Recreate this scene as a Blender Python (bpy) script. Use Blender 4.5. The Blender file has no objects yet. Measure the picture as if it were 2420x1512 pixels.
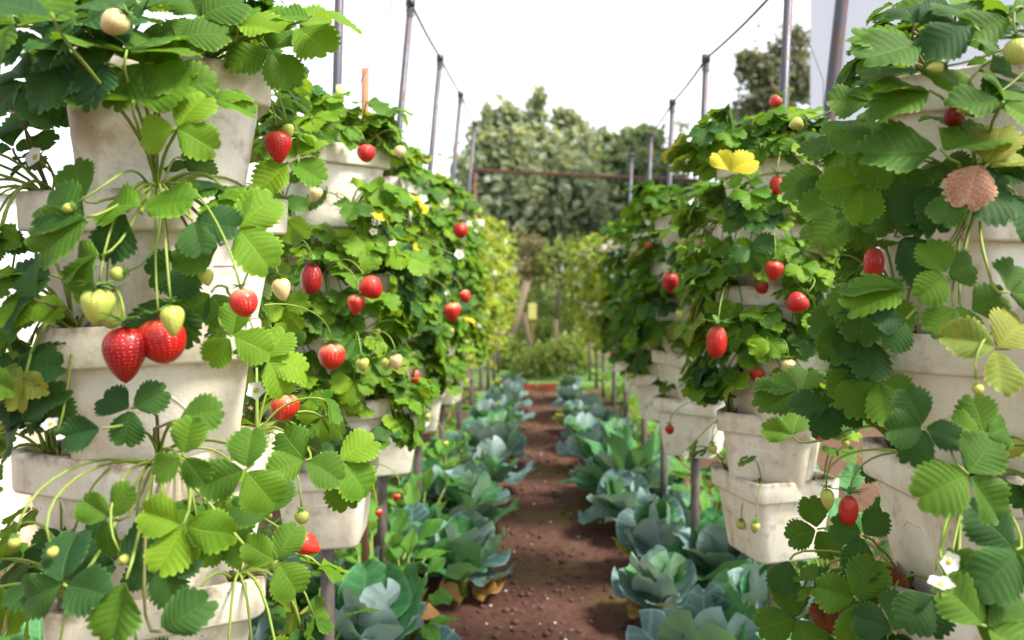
import bpy, bmesh, math, random
from mathutils import Vector, Matrix, Quaternion, noise

R = math.radians
rnd = random.Random(11)
scene = bpy.context.scene
C = scene.collection

# ------------------------------------------------------------------ camera, sky, sun, exposure
CAM_H = 1.15
F = 1860.0                      # focal length in units of a 2419 px wide frame
VX, VY = 1270.0, 640.0          # vanishing point of the aisle in that frame
cam_d = bpy.data.cameras.new('camera')
cam = bpy.data.objects.new('camera', cam_d); C.objects.link(cam)
cam.location = (0, 0, CAM_H); cam.rotation_euler = (R(90), 0, 0)
cam_d.sensor_width = 36.0; cam_d.lens = 36.0 * F / 2419.0
cam_d.shift_x = -(VX - 1209.5) / 2419.0
cam_d.shift_y = -(756.0 - VY) / 2419.0
cam_d.clip_start = 0.02; cam_d.clip_end = 2000
cam_d.dof.use_dof = True; cam_d.dof.focus_distance = 1.12; cam_d.dof.aperture_fstop = 4.2
scene.camera = cam

SUN_EL, SUN_AZ = R(54), R(112)   # azimuth clockwise from +Y (the aisle's far end)
w = bpy.data.worlds.new('World'); scene.world = w; w.use_nodes = True
wn = w.node_tree; wn.nodes.clear()
sky = wn.nodes.new('ShaderNodeTexSky'); sky.sky_type = 'NISHITA'; sky.sun_disc = False
sky.sun_elevation = SUN_EL; sky.sun_rotation = SUN_AZ
sky.air_density = 1.0; sky.dust_density = 1.6; sky.ozone_density = 1.0
hs = wn.nodes.new('ShaderNodeHueSaturation'); hs.inputs['Saturation'].default_value = 0.22
bg = wn.nodes.new('ShaderNodeBackground'); bg.inputs['Strength'].default_value = 0.15
wo = wn.nodes.new('ShaderNodeOutputWorld')
wn.links.new(sky.outputs[0], hs.inputs['Color']); wn.links.new(hs.outputs[0], bg.inputs['Color'])
wn.links.new(bg.outputs[0], wo.inputs['Surface'])
sd = bpy.data.lights.new('sun', 'SUN'); sd.energy = 3.5; sd.angle = R(14); sd.color = (1.0, 0.93, 0.81)
sun = bpy.data.objects.new('sun', sd); C.objects.link(sun)
sdir = Vector((math.sin(SUN_AZ) * math.cos(SUN_EL), math.cos(SUN_AZ) * math.cos(SUN_EL), math.sin(SUN_EL)))
sun.rotation_euler = sdir.to_track_quat('Z', 'Y').to_euler()
scene.view_settings.view_transform = 'Standard'; scene.view_settings.look = 'None'
scene.view_settings.exposure = 1.35; scene.view_settings.gamma = 1.0
scene.view_settings.use_curve_mapping = False
scene.cycles.max_bounces = 8; scene.cycles.transmission_bounces = 6; scene.cycles.diffuse_bounces = 5
scene.cycles.use_denoising = True


def at(px, py, d):
    return Vector(((px - VX) * d / F, d, CAM_H - (py - VY) * d / F))


# ------------------------------------------------------------------ material helpers
class NT:
    def __init__(s, name):
        s.m = bpy.data.materials.new(name); s.m.use_nodes = True
        s.t = s.m.node_tree; s.t.nodes.clear()
        s.out = s.n('ShaderNodeOutputMaterial')

    def n(s, kind, **kw):
        nd = s.t.nodes.new(kind)
        for k, v in kw.items():
            setattr(nd, k, v)
        return nd

    def l(s, a, b):
        s.t.links.new(a, b)

    def val(s, sock, v):
        if hasattr(v, 'is_output'):
            s.l(v, sock)
        else:
            sock.default_value = v

    def math(s, op, a, b=0.0, c=0.0, clamp=False):
        nd = s.n('ShaderNodeMath', operation=op, use_clamp=clamp)
        s.val(nd.inputs[0], a); s.val(nd.inputs[1], b); s.val(nd.inputs[2], c)
        return nd.outputs[0]

    def mix(s, f, a, b, blend='MIX'):
        nd = s.n('ShaderNodeMix', data_type='RGBA', blend_type=blend)
        s.val(nd.inputs[0], f)
        s.val(nd.inputs[6], a if hasattr(a, 'is_output') else (*a, 1) if len(a) == 3 else a)
        s.val(nd.inputs[7], b if hasattr(b, 'is_output') else (*b, 1) if len(b) == 3 else b)
        return nd.outputs[2]

    def ramp(s, f, stops):
        nd = s.n('ShaderNodeValToRGB'); cr = nd.color_ramp
        while len(cr.elements) < len(stops):
            cr.elements.new(0.5)
        for e, (p, c) in zip(cr.elements, stops):
            e.position = p
            e.color = (*c, 1) if isinstance(c, tuple) else (c, c, c, 1)
        s.l(f, nd.inputs[0])
        return nd.outputs[0]

    def noise(s, vec, scale, detail=4, rough=0.55):
        nd = s.n('ShaderNodeTexNoise'); nd.inputs['Scale'].default_value = scale
        nd.inputs['Detail'].default_value = detail; nd.inputs['Roughness'].default_value = rough
        if vec is not None:
            s.l(vec, nd.inputs['Vector'])
        return nd.outputs[0]

    def bump(s, h, strength, dist, normal=None):
        nd = s.n('ShaderNodeBump'); nd.inputs['Strength'].default_value = strength
        nd.inputs['Distance'].default_value = dist
        s.l(h, nd.inputs['Height'])
        if normal is not None:
            s.l(normal, nd.inputs['Normal'])
        return nd.outputs[0]

    def bsdf(s, col, rough=0.6, spec=0.5, normal=None, **kw):
        b = s.n('ShaderNodeBsdfPrincipled')
        s.val(b.inputs['Base Color'], (*col, 1) if isinstance(col, tuple) and len(col) == 3 else col)
        s.val(b.inputs['Roughness'], rough); s.val(b.inputs['Specular IOR Level'], spec)
        if normal is not None:
            s.l(normal, b.inputs['Normal'])
        for k, v in kw.items():
            s.val(b.inputs[k], v)
        return b.outputs[0]

    def done(s, sh):
        s.l(sh, s.out.inputs['Surface']); return s.m


def obj_coords(t):
    return t.n('ShaderNodeTexCoord').outputs['Object']


def leaf_material(name, dark, light, back, teeth=8.0, hue_var=0.5, trans=0.34, rough=0.55, vein=0.4, spec=0.22, bias=0.0, blotch=0.7, spots=0.35, island=0.0, midw=18.0):
    """A two-sided leaf: pleated side veins read from the blade's own UV, colour that differs leaf by leaf, paler underside."""
    t = NT(name)
    uv = t.n('ShaderNodeUVMap').outputs[0]
    sx = t.n('ShaderNodeSeparateXYZ'); t.l(uv, sx.inputs[0])
    s = t.math('ABSOLUTE', t.math('SUBTRACT', t.math('MULTIPLY', sx.outputs[0], 2.0), 1.0))
    u = t.math('ADD', sx.outputs[1], t.math('MULTIPLY', t.math('SUBTRACT', t.noise(obj_coords(t), 60.0, 2), 0.5), 0.09))
    ph = t.math('FRACT', t.math('MULTIPLY', u, teeth))
    ln = t.math('ABSOLUTE', t.math('SUBTRACT', ph, 0.5))                 # 0 at ridge, .5 at the vein
    side = t.math('MULTIPLY', t.math('SUBTRACT', ln, 0.36, clamp=True), 7.0, clamp=True)
    mid = t.math('SUBTRACT', 1.0, t.math('MULTIPLY', s, midw), clamp=True)
    veins = t.math('MAXIMUM', t.math('MULTIPLY', side, 0.6), mid)
    oi = t.n('ShaderNodeObjectInfo').outputs['Random']
    oc = obj_coords(t)
    nz = t.noise(oc, 28.0, 3)
    nf = t.noise(oc, 260.0, 3)
    f = t.math('ADD', t.math('MULTIPLY', oi, hue_var), t.math('MULTIPLY_ADD', t.math('SUBTRACT', nz, 0.5), blotch * 1.6, bias), clamp=True)
    if island:
        f = t.math('ADD', f, t.math('MULTIPLY', t.math('SUBTRACT', t.n('ShaderNodeNewGeometry').outputs['Random Per Island'], 0.5), island), clamp=True)
    col = t.mix(f, dark, light)
    vc = tuple(min(1, c * 1.5 + 0.03) for c in light)
    col = t.mix(t.math('MULTIPLY', veins, vein), col, vc)
    col = t.mix(t.math('MULTIPLY', t.math('SUBTRACT', nf, 0.35, clamp=True), 0.9), col, tuple(c * 0.5 for c in dark))
    col = t.mix(t.math('MULTIPLY', t.math('SUBTRACT', s, 0.88, clamp=True), 4.0, clamp=True), col, vc)
    sp = t.math('MULTIPLY', t.math('SUBTRACT', t.noise(oc, 95.0, 4, 0.6), 0.66, clamp=True), 9.0, clamp=True)
    col = t.mix(t.math('MULTIPLY', sp, spots), col, (0.16, 0.085, 0.03))
    geo = t.n('ShaderNodeNewGeometry')
    col2 = t.mix(geo.outputs['Backfacing'], col, back)
    h = t.math('SUBTRACT', t.math('MULTIPLY', nf, 0.35), veins)
    nrm = t.bump(h, 0.6, 0.0012)
    b = t.bsdf(col2, rough, spec, nrm)
    tr = t.n('ShaderNodeBsdfTranslucent')
    tc = t.mix(0.55, col, tuple(min(1, c * k) for c, k in zip(light, (2.3, 1.9, 0.7))))
    t.l(tc, tr.inputs['Color'])
    mx = t.n('ShaderNodeMixShader'); mx.inputs[0].default_value = trans
    t.l(b, mx.inputs[1]); t.l(tr.outputs[0], mx.inputs[2])
    return t.done(mx.outputs[0])


M = {}
M['leaf'] = leaf_material('strawberry_leaf', (0.026, 0.095, 0.010), (0.115, 0.235, 0.014), (0.14, 0.22, 0.06), hue_var=0.9, island=0.7)
M['leaf_bright'] = leaf_material('strawberry_leaf_bright', (0.055, 0.175, 0.010), (0.190, 0.330, 0.014), (0.21, 0.30, 0.07), hue_var=0.9, island=0.7)  # brighter, yellower leaf copy; the left row's lit look is put into the colour
M['leaf_dark'] = leaf_material('strawberry_leaf_dark', (0.014, 0.060, 0.018), (0.052, 0.140, 0.022), (0.09, 0.16, 0.06), hue_var=0.9, island=0.7)  # darker leaf copy; paints shade and depth among the leaves
M['leaf_yellow'] = leaf_material('strawberry_leaf_yellowing', (0.085, 0.19, 0.025), (0.36, 0.35, 0.06), (0.32, 0.33, 0.12), hue_var=0.5, blotch=1.6, bias=0.15, spots=0.6)
M['leaf_gold'] = leaf_material('strawberry_leaf_gold', (0.55, 0.46, 0.02), (0.68, 0.58, 0.04), (0.60, 0.52, 0.08), hue_var=0.5, blotch=1.2, spots=0.7)
M['leaf_pink'] = leaf_material('strawberry_leaf_withered', (0.38, 0.09, 0.07), (0.40, 0.34, 0.20), (0.46, 0.25, 0.18), hue_var=0.1, trans=0.2, blotch=3.2, bias=0.35, spots=1.0)
M['leaf_rust'] = leaf_material('strawberry_leaf_rust', (0.16, 0.04, 0.015), (0.26, 0.10, 0.02), (0.25, 0.12, 0.05), hue_var=0.5, trans=0.2)
M['cabbage'] = leaf_material('cabbage_leaf', (0.050, 0.130, 0.125), (0.190, 0.300, 0.290), (0.25, 0.35, 0.34), teeth=5.5, hue_var=0.8, trans=0.15, rough=0.55, vein=0.8, spec=0.35, midw=10.0)
M['cabbage_green'] = leaf_material('cabbage_leaf_green', (0.030, 0.145, 0.060), (0.095, 0.260, 0.095), (0.17, 0.30, 0.18), teeth=5.5, hue_var=0.8, trans=0.22, rough=0.5, vein=0.6, midw=9.0)
M['chard'] = leaf_material('garden_green_leaf', (0.045, 0.165, 0.022), (0.130, 0.300, 0.040), (0.18, 0.30, 0.08), teeth=7, hue_var=0.9, trans=0.3)
M['dry_leaf'] = leaf_material('dry_leaf', (0.22, 0.11, 0.035), (0.46, 0.29, 0.10), (0.42, 0.28, 0.13), teeth=6, hue_var=1.0, trans=0.12, rough=0.7)


def simple(name, col, rough=0.6, var=0.25, scale=30.0, spec=0.4, bump=0.0, trans=0.0, metallic=0.0):
    t = NT(name); oc = obj_coords(t)
    nz = t.noise(oc, scale, 4)
    c = t.mix(t.math('MULTIPLY', nz, 1.0), tuple(x * (1 - var) for x in col), tuple(min(1, x * (1 + var)) for x in col))
    oi = t.n('ShaderNodeObjectInfo').outputs['Random']
    c = t.mix(t.math('MULTIPLY', oi, 0.3), c, tuple(x * 0.75 for x in col))
    nrm = t.bump(t.noise(oc, scale * 5, 3), bump, 0.002) if bump else None
    b = t.bsdf(c, rough, spec, nrm, Metallic=metallic)
    if trans:
        tr = t.n('ShaderNodeBsdfTranslucent'); t.l(c, tr.inputs['Color'])
        mx = t.n('ShaderNodeMixShader'); mx.inputs[0].default_value = trans
        t.l(b, mx.inputs[1]); t.l(tr.outputs[0], mx.inputs[2]); b = mx.outputs[0]
    return t.done(b)


M['stalk'] = simple('green_stalk', (0.24, 0.33, 0.055), 0.5, 0.25, 40, trans=0.15)
M['stalk_brown'] = simple('browning_stalk', (0.15, 0.14, 0.04), 0.6, 0.3, 40)
M['calyx'] = simple('calyx_green', (0.12, 0.24, 0.04), 0.55, 0.3, 60, trans=0.2)
M['petal'] = simple('white_petal', (0.86, 0.86, 0.82), 0.6, 0.05, 40, trans=0.3)
M['stamen'] = simple('yellow_stamen', (0.62, 0.56, 0.06), 0.7, 0.2, 90, bump=0.6)
M['crown'] = simple('plant_crown', (0.10, 0.075, 0.03), 0.85, 0.5, 60, bump=0.6)
M['bark'] = simple('bark', (0.16, 0.12, 0.085), 0.9, 0.4, 9, bump=0.8)
M['wire'] = simple('dark_wire', (0.10, 0.09, 0.09), 0.6, 0.3, 20)


def berry_material(name, ripe, shoulder, seed, seed_dark):
    t = NT(name)
    uv = t.n('ShaderNodeUVMap').outputs[0]
    mp = t.n('ShaderNodeMapping'); mp.inputs['Scale'].default_value = (22.0, 15.0, 1.0); t.l(uv, mp.inputs[0])
    vo = t.n('ShaderNodeTexVoronoi', voronoi_dimensions='2D'); vo.inputs['Scale'].default_value = 1.0
    vo.inputs['Randomness'].default_value = 0.3; t.l(mp.outputs[0], vo.inputs['Vector'])
    d = vo.outputs['Distance']
    sx = t.n('ShaderNodeSeparateXYZ'); t.l(uv, sx.inputs[0])
    nz = t.noise(obj_coords(t), 55.0, 3)
    g = t.math('ADD', sx.outputs[1], t.math('MULTIPLY', t.math('SUBTRACT', nz, 0.5), 0.25))
    col = t.ramp(g, [(0.0, shoulder), (0.20, tuple((a * 0.35 + b * 0.65) for a, b in zip(shoulder, ripe))), (0.34, ripe), (1.0, ripe)])
    col = t.mix(t.math('SUBTRACT', 1.0, t.math('MULTIPLY', t.math('SUBTRACT', d, 0.06, clamp=True), 9.0), clamp=True), col, seed)
    ring = t.math('MULTIPLY', t.math('SUBTRACT', 0.34, d, clamp=True), 3.0, clamp=True)
    nrm = t.bump(t.math('MULTIPLY', ring, -1.0), 0.5, 0.0016)
    b = t.bsdf(col, 0.30, 0.5, nrm)
    t.t.nodes[b.node.name].inputs['Subsurface Weight'].default_value = 0.12
    t.t.nodes[b.node.name].inputs['Subsurface Radius'].default_value = (0.006, 0.002, 0.001)
    return t.done(b)


M['berry_red'] = berry_material('ripe_berry', (0.44, 0.006, 0.006), (0.58, 0.10, 0.05), (0.55, 0.12, 0.03), None)
M['berry_deep'] = berry_material('deep_red_berry', (0.26, 0.003, 0.006), (0.30, 0.010, 0.010), (0.45, 0.10, 0.03), None)
M['berry_half'] = berry_material('half_ripe_berry', (0.50, 0.014, 0.010), (0.66, 0.34, 0.18), (0.60, 0.30, 0.06), None)
M['berry_pale'] = berry_material('pale_berry', (0.66, 0.52, 0.26), (0.60, 0.55, 0.22), (0.55, 0.24, 0.05), None)
M['berry_green'] = berry_material('unripe_berry', (0.42, 0.46, 0.09), (0.34, 0.44, 0.07), (0.42, 0.33, 0.05), None)


def foam_material():
    t = NT('foam_pot'); oc = obj_coords(t)
    oi = t.n('ShaderNodeObjectInfo').outputs['Random']
    ofs = t.n('ShaderNodeVectorMath', operation='ADD'); t.l(oc, ofs.inputs[0])
    cb = t.n('ShaderNodeCombineXYZ'); t.l(t.math('MULTIPLY', oi, 37.0), cb.inputs[0]); t.l(t.math('MULTIPLY', oi, 11.0), cb.inputs[2])
    t.l(cb.outputs[0], ofs.inputs[1]); v = ofs.outputs[0]
    big = t.noise(v, 7.0, 5, 0.6); mid = t.noise(v, 34.0, 5, 0.65); fine = t.noise(v, 420.0, 2)
    base = t.mix(oi, (0.84, 0.81, 0.74), (0.80, 0.74, 0.61))
    st = t.math('MULTIPLY', t.math('SUBTRACT', big, 0.50, clamp=True), 3.2, clamp=True)
    col = t.mix(t.math('MULTIPLY', st, 0.9), base, (0.52, 0.40, 0.25))
    gr = t.math('MULTIPLY', t.math('SUBTRACT', mid, 0.54, clamp=True), 4.5, clamp=True)
    col = t.mix(t.math('MULTIPLY', gr, 0.7), col, (0.34, 0.26, 0.16))
    vo = t.n('ShaderNodeTexVoronoi'); vo.inputs['Scale'].default_value = 42.0; t.l(v, vo.inputs['Vector'])
    sp = t.math('MULTIPLY', t.math('SUBTRACT', 0.085, vo.outputs['Distance'], clamp=True), 14.0, clamp=True)
    col = t.mix(t.math('MULTIPLY', sp, 0.7), col, (0.10, 0.08, 0.06))
    vb = t.n('ShaderNodeTexVoronoi'); vb.inputs['Scale'].default_value = 190.0; t.l(v, vb.inputs['Vector'])
    col = t.mix(t.math('MULTIPLY', t.math('SUBTRACT', fine, 0.5, clamp=True), 0.5), col, (0.40, 0.36, 0.30))
    mp = t.n('ShaderNodeMapping'); mp.inputs['Scale'].default_value = (26.0, 26.0, 2.6); t.l(v, mp.inputs[0])
    stk = t.math('MULTIPLY', t.math('SUBTRACT', t.noise(mp.outputs[0], 1.0, 5, 0.6), 0.54, clamp=True), 5.0, clamp=True)
    col = t.mix(t.math('MULTIPLY', stk, 0.45), col, (0.40, 0.33, 0.20))
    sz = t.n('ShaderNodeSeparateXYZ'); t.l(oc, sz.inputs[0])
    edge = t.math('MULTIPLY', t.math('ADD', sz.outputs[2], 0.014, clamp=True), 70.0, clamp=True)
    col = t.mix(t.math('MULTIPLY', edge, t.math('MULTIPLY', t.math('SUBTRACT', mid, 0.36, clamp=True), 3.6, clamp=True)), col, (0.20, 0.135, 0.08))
    h = t.math('ADD', t.math('MULTIPLY', vb.outputs['Distance'], -0.45), t.math('MULTIPLY', mid, 0.9))
    nrm = t.bump(h, 0.35, 0.0016)
    return t.done(t.bsdf(col, 0.72, 0.3, nrm))


M['foam'] = foam_material()


def soil_material(name, a, b, c, scale=1.0, moss=None):
    t = NT(name); oc = obj_coords(t)
    n1 = t.noise(oc, 3.2 * scale, 6, 0.6); n2 = t.noise(oc, 45.0 * scale, 6, 0.7); n3 = t.noise(oc, 190 * scale, 3)
    col = t.mix(n1, a, b)
    col = t.mix(t.math('MULTIPLY', t.math('SUBTRACT', n2, 0.46, clamp=True), 3.2, clamp=True), col, c)
    if moss:
        mm = t.math('MULTIPLY', t.math('SUBTRACT', t.noise(oc, 2.1 * scale, 4), 0.52, clamp=True), 6.0, clamp=True)
        col = t.mix(t.math('MULTIPLY', mm, 0.8), col, moss)
    nrm = t.bump(t.math('ADD', n2, t.math('MULTIPLY', n3, 0.5)), 0.9, 0.012)
    return t.done(t.bsdf(col, 0.9, 0.2, nrm))


M['soil'] = soil_material('pot_soil', (0.030, 0.018, 0.012), (0.085, 0.045, 0.026), (0.012, 0.008, 0.006), 4.0)
M['path'] = soil_material('path_soil', (0.080, 0.036, 0.026), (0.140, 0.070, 0.052), (0.026, 0.013, 0.010), 1.0, (0.13, 0.105, 0.025))
M['ground'] = soil_material('garden_soil', (0.105, 0.055, 0.035), (0.165, 0.090, 0.055), (0.05, 0.03, 0.02), 1.0, (0.06, 0.075, 0.02))
M['brick'] = simple('red_kerb', (0.40, 0.085, 0.045), 0.85, 0.35, 14, bump=0.6)
M['pebble'] = simple('pebble', (0.55, 0.50, 0.46), 0.7, 0.4, 30)
M['clod'] = simple('soil_clod', (0.11, 0.050, 0.035), 0.95, 0.5, 30, bump=0.7)


def metal_material(name, base, rust, amount):
    t = NT(name); oc = obj_coords(t)
    mp = t.n('ShaderNodeMapping'); mp.inputs['Scale'].default_value = (1, 1, 0.35); t.l(oc, mp.inputs[0])
    n1 = t.noise(mp.outputs[0], 26.0, 6, 0.7); n2 = t.noise(mp.outputs[0], 130.0, 4)
    f = t.math('MULTIPLY', t.math('SUBTRACT', n1, 1 - amount, clamp=True), 5.0, clamp=True)
    col = t.mix(f, base, rust)
    col = t.mix(t.math('MULTIPLY', n2, 0.5), col, tuple(x * 0.55 for x in base))
    return t.done(t.bsdf(col, t.math('ADD', 0.45, t.math('MULTIPLY', f, 0.4)), 0.45, t.bump(n2, 0.4, 0.001), Metallic=0.25))


M['pipe'] = metal_material('grey_pipe', (0.085, 0.087, 0.115), (0.20, 0.10, 0.065), 0.50)
M['post'] = metal_material('weathered_post', (0.16, 0.135, 0.125), (0.06, 0.040, 0.036), 0.52)
M['rust'] = metal_material('rusty_rail', (0.13, 0.055, 0.045), (0.19, 0.08, 0.06), 0.5)
M['wood'] = simple('reddish_wood', (0.36, 0.17, 0.10), 0.85, 0.3, 20, bump=0.5)
M['tape'] = simple('yellow_tape', (0.62, 0.58, 0.20), 0.6, 0.15, 30)
M['wall'] = simple('pale_wall_paint', (0.66, 0.69, 0.80), 0.8, 0.04, 1.2, bump=0.15)
M['wall_trim'] = simple('wall_trim', (0.60, 0.62, 0.70), 0.8, 0.05, 2)
M['glass'] = simple('dark_glass', (0.05, 0.06, 0.08), 0.1, 0.1, 1, spec=0.8)


# ------------------------------------------------------------------ mesh helpers
class MB:
    def __init__(s):
        s.v, s.f, s.uv = [], [], []

    def add(s, verts, faces, mat=None, uv=None):
        o = len(s.v)
        s.v += [mat @ Vector(p) for p in verts] if mat is not None else [Vector(p) for p in verts]
        s.f += [tuple(i + o for i in f) for f in faces]
        s.uv += list(uv) if uv is not None else [(0.5, 0.5)] * len(verts)

    def mesh(s, name, smooth=True):
        me = bpy.data.meshes.new(name)
        me.from_pydata([tuple(p) for p in s.v], [], s.f)
        lay = me.uv_layers.new(name='UVMap')
        idx = [0] * len(me.loops); me.loops.foreach_get('vertex_index', idx)
        flat = [0.0] * (2 * len(idx))
        for i, k in enumerate(idx):
            flat[2 * i], flat[2 * i + 1] = s.uv[k]
        lay.data.foreach_set('uv', flat)
        if smooth:
            me.polygons.foreach_set('use_smooth', [True] * len(me.polygons))
        me.update()
        return me

    def box(s, x0, x1, y0, y1, z0, z1, mat=None):
        v = [(x0, y0, z0), (x1, y0, z0), (x1, y1, z0), (x0, y1, z0), (x0, y0, z1), (x1, y0, z1), (x1, y1, z1), (x0, y1, z1)]
        s.add(v, [(0, 3, 2, 1), (4, 5, 6, 7), (0, 1, 5, 4), (1, 2, 6, 5), (2, 3, 7, 6), (3, 0, 4, 7)], mat)

    def tube(s, pts, radii, k=6, caps=True):
        pts = [Vector(p) for p in pts]; n = len(pts)
        if not hasattr(radii, '__len__'):
            radii = [radii] * n
        vs, fs = [], []
        ref = Vector((0.31, 0.52, 0.79))
        for i, p in enumerate(pts):
            t = (pts[min(i + 1, n - 1)] - pts[max(i - 1, 0)])
            if t.length < 1e-9:
                t = Vector((0, 0, 1))
            t.normalize()
            a = t.cross(ref)
            if a.length < 0.2:
                a = t.cross(Vector((1, 0, 0)))
            a.normalize(); b = t.cross(a)
            for j in range(k):
                an = 2 * math.pi * j / k
                vs.append(p + (a * math.cos(an) + b * math.sin(an)) * radii[i])
        for i in range(n - 1):
            for j in range(k):
                fs.append((i * k + j, i * k + (j + 1) % k, (i + 1) * k + (j + 1) % k, (i + 1) * k + j))
        if caps:
            fs.append(tuple(range(k - 1, -1, -1))); fs.append(tuple((n - 1) * k + j for j in range(k)))
        s.add(vs, fs)


def link(name, me, mat, parent=None, mx=None):
    o = bpy.data.objects.new(name, me); C.objects.link(o)
    if mat is not None:
        if not me.materials:
            me.materials.append(mat)
        if me.materials[0] != mat:
            o.material_slots[0].link = 'OBJECT'; o.material_slots[0].material = mat
    if parent is not None:
        o.parent = parent
    if mx is not None:
        o.matrix_basis = mx
    return o


def tag(o, label=None, cat=None, group=None, kind=None):
    if label: o['label'] = label
    if cat: o['category'] = cat
    if group: o['group'] = group
    if kind: o['kind'] = kind
    return o


def empty(name, loc):
    o = bpy.data.objects.new(name, None); C.objects.link(o); o.location = loc; o.empty_display_size = 0.05
    return o


def bez(p0, p1, p2, p3, n):
    out = []
    for i in range(n + 1):
        t = i / n; m = 1 - t
        out.append(p0 * m ** 3 + p1 * 3 * m * m * t + p2 * 3 * m * t * t + p3 * t ** 3)
    return out


def frame(pos, y, z):
    """matrix with local +Y along y and local +Z near z"""
    y = y.normalized(); x = y.cross(z)
    if x.length < 1e-5:
        x = y.cross(Vector((1, 0, 0.3)))
    x.normalize(); z2 = x.cross(y)
    return Matrix(((x.x, y.x, z2.x, pos.x), (x.y, y.y, z2.y, pos.y), (x.z, y.z, z2.z, pos.z), (0, 0, 0, 1)))


# ------------------------------------------------------------------ ground, path
def grid_sheet(x0, x1, y0, y1, nx, ny, zf):
    m = MB(); vs = []
    for j in range(ny + 1):
        for i in range(nx + 1):
            x = x0 + (x1 - x0) * i / nx; y = y0 + (y1 - y0) * j / ny
            vs.append((x, y, zf(x, y)))
    fs = [(j * (nx + 1) + i, j * (nx + 1) + i + 1, (j + 1) * (nx + 1) + i + 1, (j + 1) * (nx + 1) + i) for j in range(ny) for i in range(nx)]
    m.add(vs, fs); return m


g = MB(); g.add([(-300, -40, -0.02), (300, -40, -0.02), (300, 600, -0.02), (-300, 600, -0.02)], [(0, 1, 2, 3)])
tag(link('ground', g.mesh('ground', False), M['ground']), 'brown garden soil stretching out around the rows', 'ground', kind='structure')


def pz(x, y):
    edge = max(0.0, 1 - (abs(x - 0.0) / 0.34) ** 4)
    return 0.003 + 0.016 * edge * 0 + 0.012 * noise.noise((x * 5, y * 5, 0)) + 0.008 * noise.noise((x * 17, y * 17, 3)) + 0.004 * noise.noise((x * 45, y * 45, 7)) + 0.03 * min(1, max(0, abs(x) - 0.28) / 0.15)


tag(link('path', grid_sheet(-1.6, 1.6, 0.9, 7.6, 150, 320, pz).mesh('path'), M['path']), 'trodden red-brown soil path running between the cabbages', 'path', kind='structure')

# ------------------------------------------------------------------ leaf meshes
def leaflet_mesh(name, seed, rows=24, cols=6, teeth=8, width=0.46, fold=0.25, curl=0.18, pleat=0.016, wave=0.03, tooth=0.095, p=1.22, q=0.56, asym=0.0):
    """one unit-long serrated leaflet, base at the origin, +Y to the tip, +Z the upper face"""
    r = random.Random(seed); m = MB(); vs, uv, fs = [], [], []
    ph = r.uniform(0, 6.28); ph2 = r.uniform(0, 6.28)
    twist = r.uniform(-0.15, 0.15)
    for i in range(rows + 1):
        u = i / rows
        y0 = 0.86 * u ** 1.3; ym = 0.012 + 0.976 * u ** 0.78
        hw = width * max(0.0, math.sin(math.pi * ym ** p)) ** q
        tt = (u * teeth) % 1.0
        tz = (-1.0 if tt < 0.17 or tt > 0.83 else 0.55)
        tz *= r.uniform(0.6, 1.3)
        for j in range(-cols, cols + 1):
            s = j / cols; a = abs(s)
            bump = 1 + tooth * tz * a ** 6 * (1 if u > 0.12 else 0.2)
            x = s * hw * bump * (1 + asym * (1 if s > 0 else -1))
            y = y0 + (ym - y0) * a ** 1.15 + 0.5 * tooth * tz * a ** 6 * (0.3 + 0.5 * u)
            ax = abs(x)
            z = fold * ax * (1 - 0.45 * ax / width) - curl * y * y - 0.18 * ax * ax
            z += pleat * math.cos(2 * math.pi * teeth * u + math.pi) * min(1, a * 2.4) * (0.5 + 0.5 * a)
            z += wave * a * a * math.sin(ph + 7.5 * u + (2.1 if s > 0 else 0)) + 0.5 * wave * math.sin(ph2 + 3 * u)
            z += twist * x * u
            vs.append((x, y, z)); uv.append((s * 0.5 + 0.5, u))
    w_ = 2 * cols + 1
    for i in range(rows):
        for j in range(w_ - 1):
            fs.append((i * w_ + j, i * w_ + j + 1, (i + 1) * w_ + j + 1, (i + 1) * w_ + j))
    m.add(vs, fs, None, uv)
    return m


LEAFLET_MB = []
for k in range(18):
    r = random.Random(100 + k)
    LEAFLET_MB.append(leaflet_mesh('leaflet', k, fold=r.uniform(0.12, 0.62), curl=r.uniform(-0.05, 0.5), wave=r.uniform(0.03, 0.085),
                                   pleat=r.uniform(0.009, 0.016), width=r.uniform(0.43, 0.53), asym=r.uniform(-0.06, 0.06)))
LEAFLET = [m.mesh('leaflet_%d' % k) for k, m in enumerate(LEAFLET_MB)]
MIDLET_MB = [leaflet_mesh('leaflet', 40 + k, rows=18, cols=3, teeth=6, fold=random.Random(k).uniform(0.1, 0.5), curl=random.Random(k + 9).uniform(0.02, 0.4), wave=0.07, pleat=0.014, tooth=0.11) for k in range(8)]
FARLET_MB = [leaflet_mesh('leaflet', 60 + k, rows=4, cols=1, teeth=4, fold=random.Random(k).uniform(0.1, 0.5), curl=random.Random(k + 9).uniform(0.02, 0.4), wave=0.03, pleat=0.0, tooth=0.0) for k in range(6)]

TRI = [(0, 0.0), (1, 74.0), (1, -74.0)]


def trifoliate(r, E, yd, zd, L, spread=1.0):
    """matrices of the three leaflets of one strawberry leaf at point E"""
    out = []
    for side, ang in TRI:
        a = R((ang + r.uniform(-12, 12)) * spread)
        base = frame(E, yd, zd)
        lift = R(r.uniform(-16, 22))
        m = base @ Matrix.Rotation(a, 4, 'Z') @ Matrix.Rotation(lift, 4, 'X') @ Matrix.Rotation(R(r.uniform(-22, 22)), 4, 'Y')
        m = m @ Matrix.Translation((0, 0.05 * L, 0))
        k = L * (1.0 if side == 0 else r.uniform(0.86, 1.0))
        out.append(m @ Matrix.Scale(k, 4))
    return out


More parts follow.
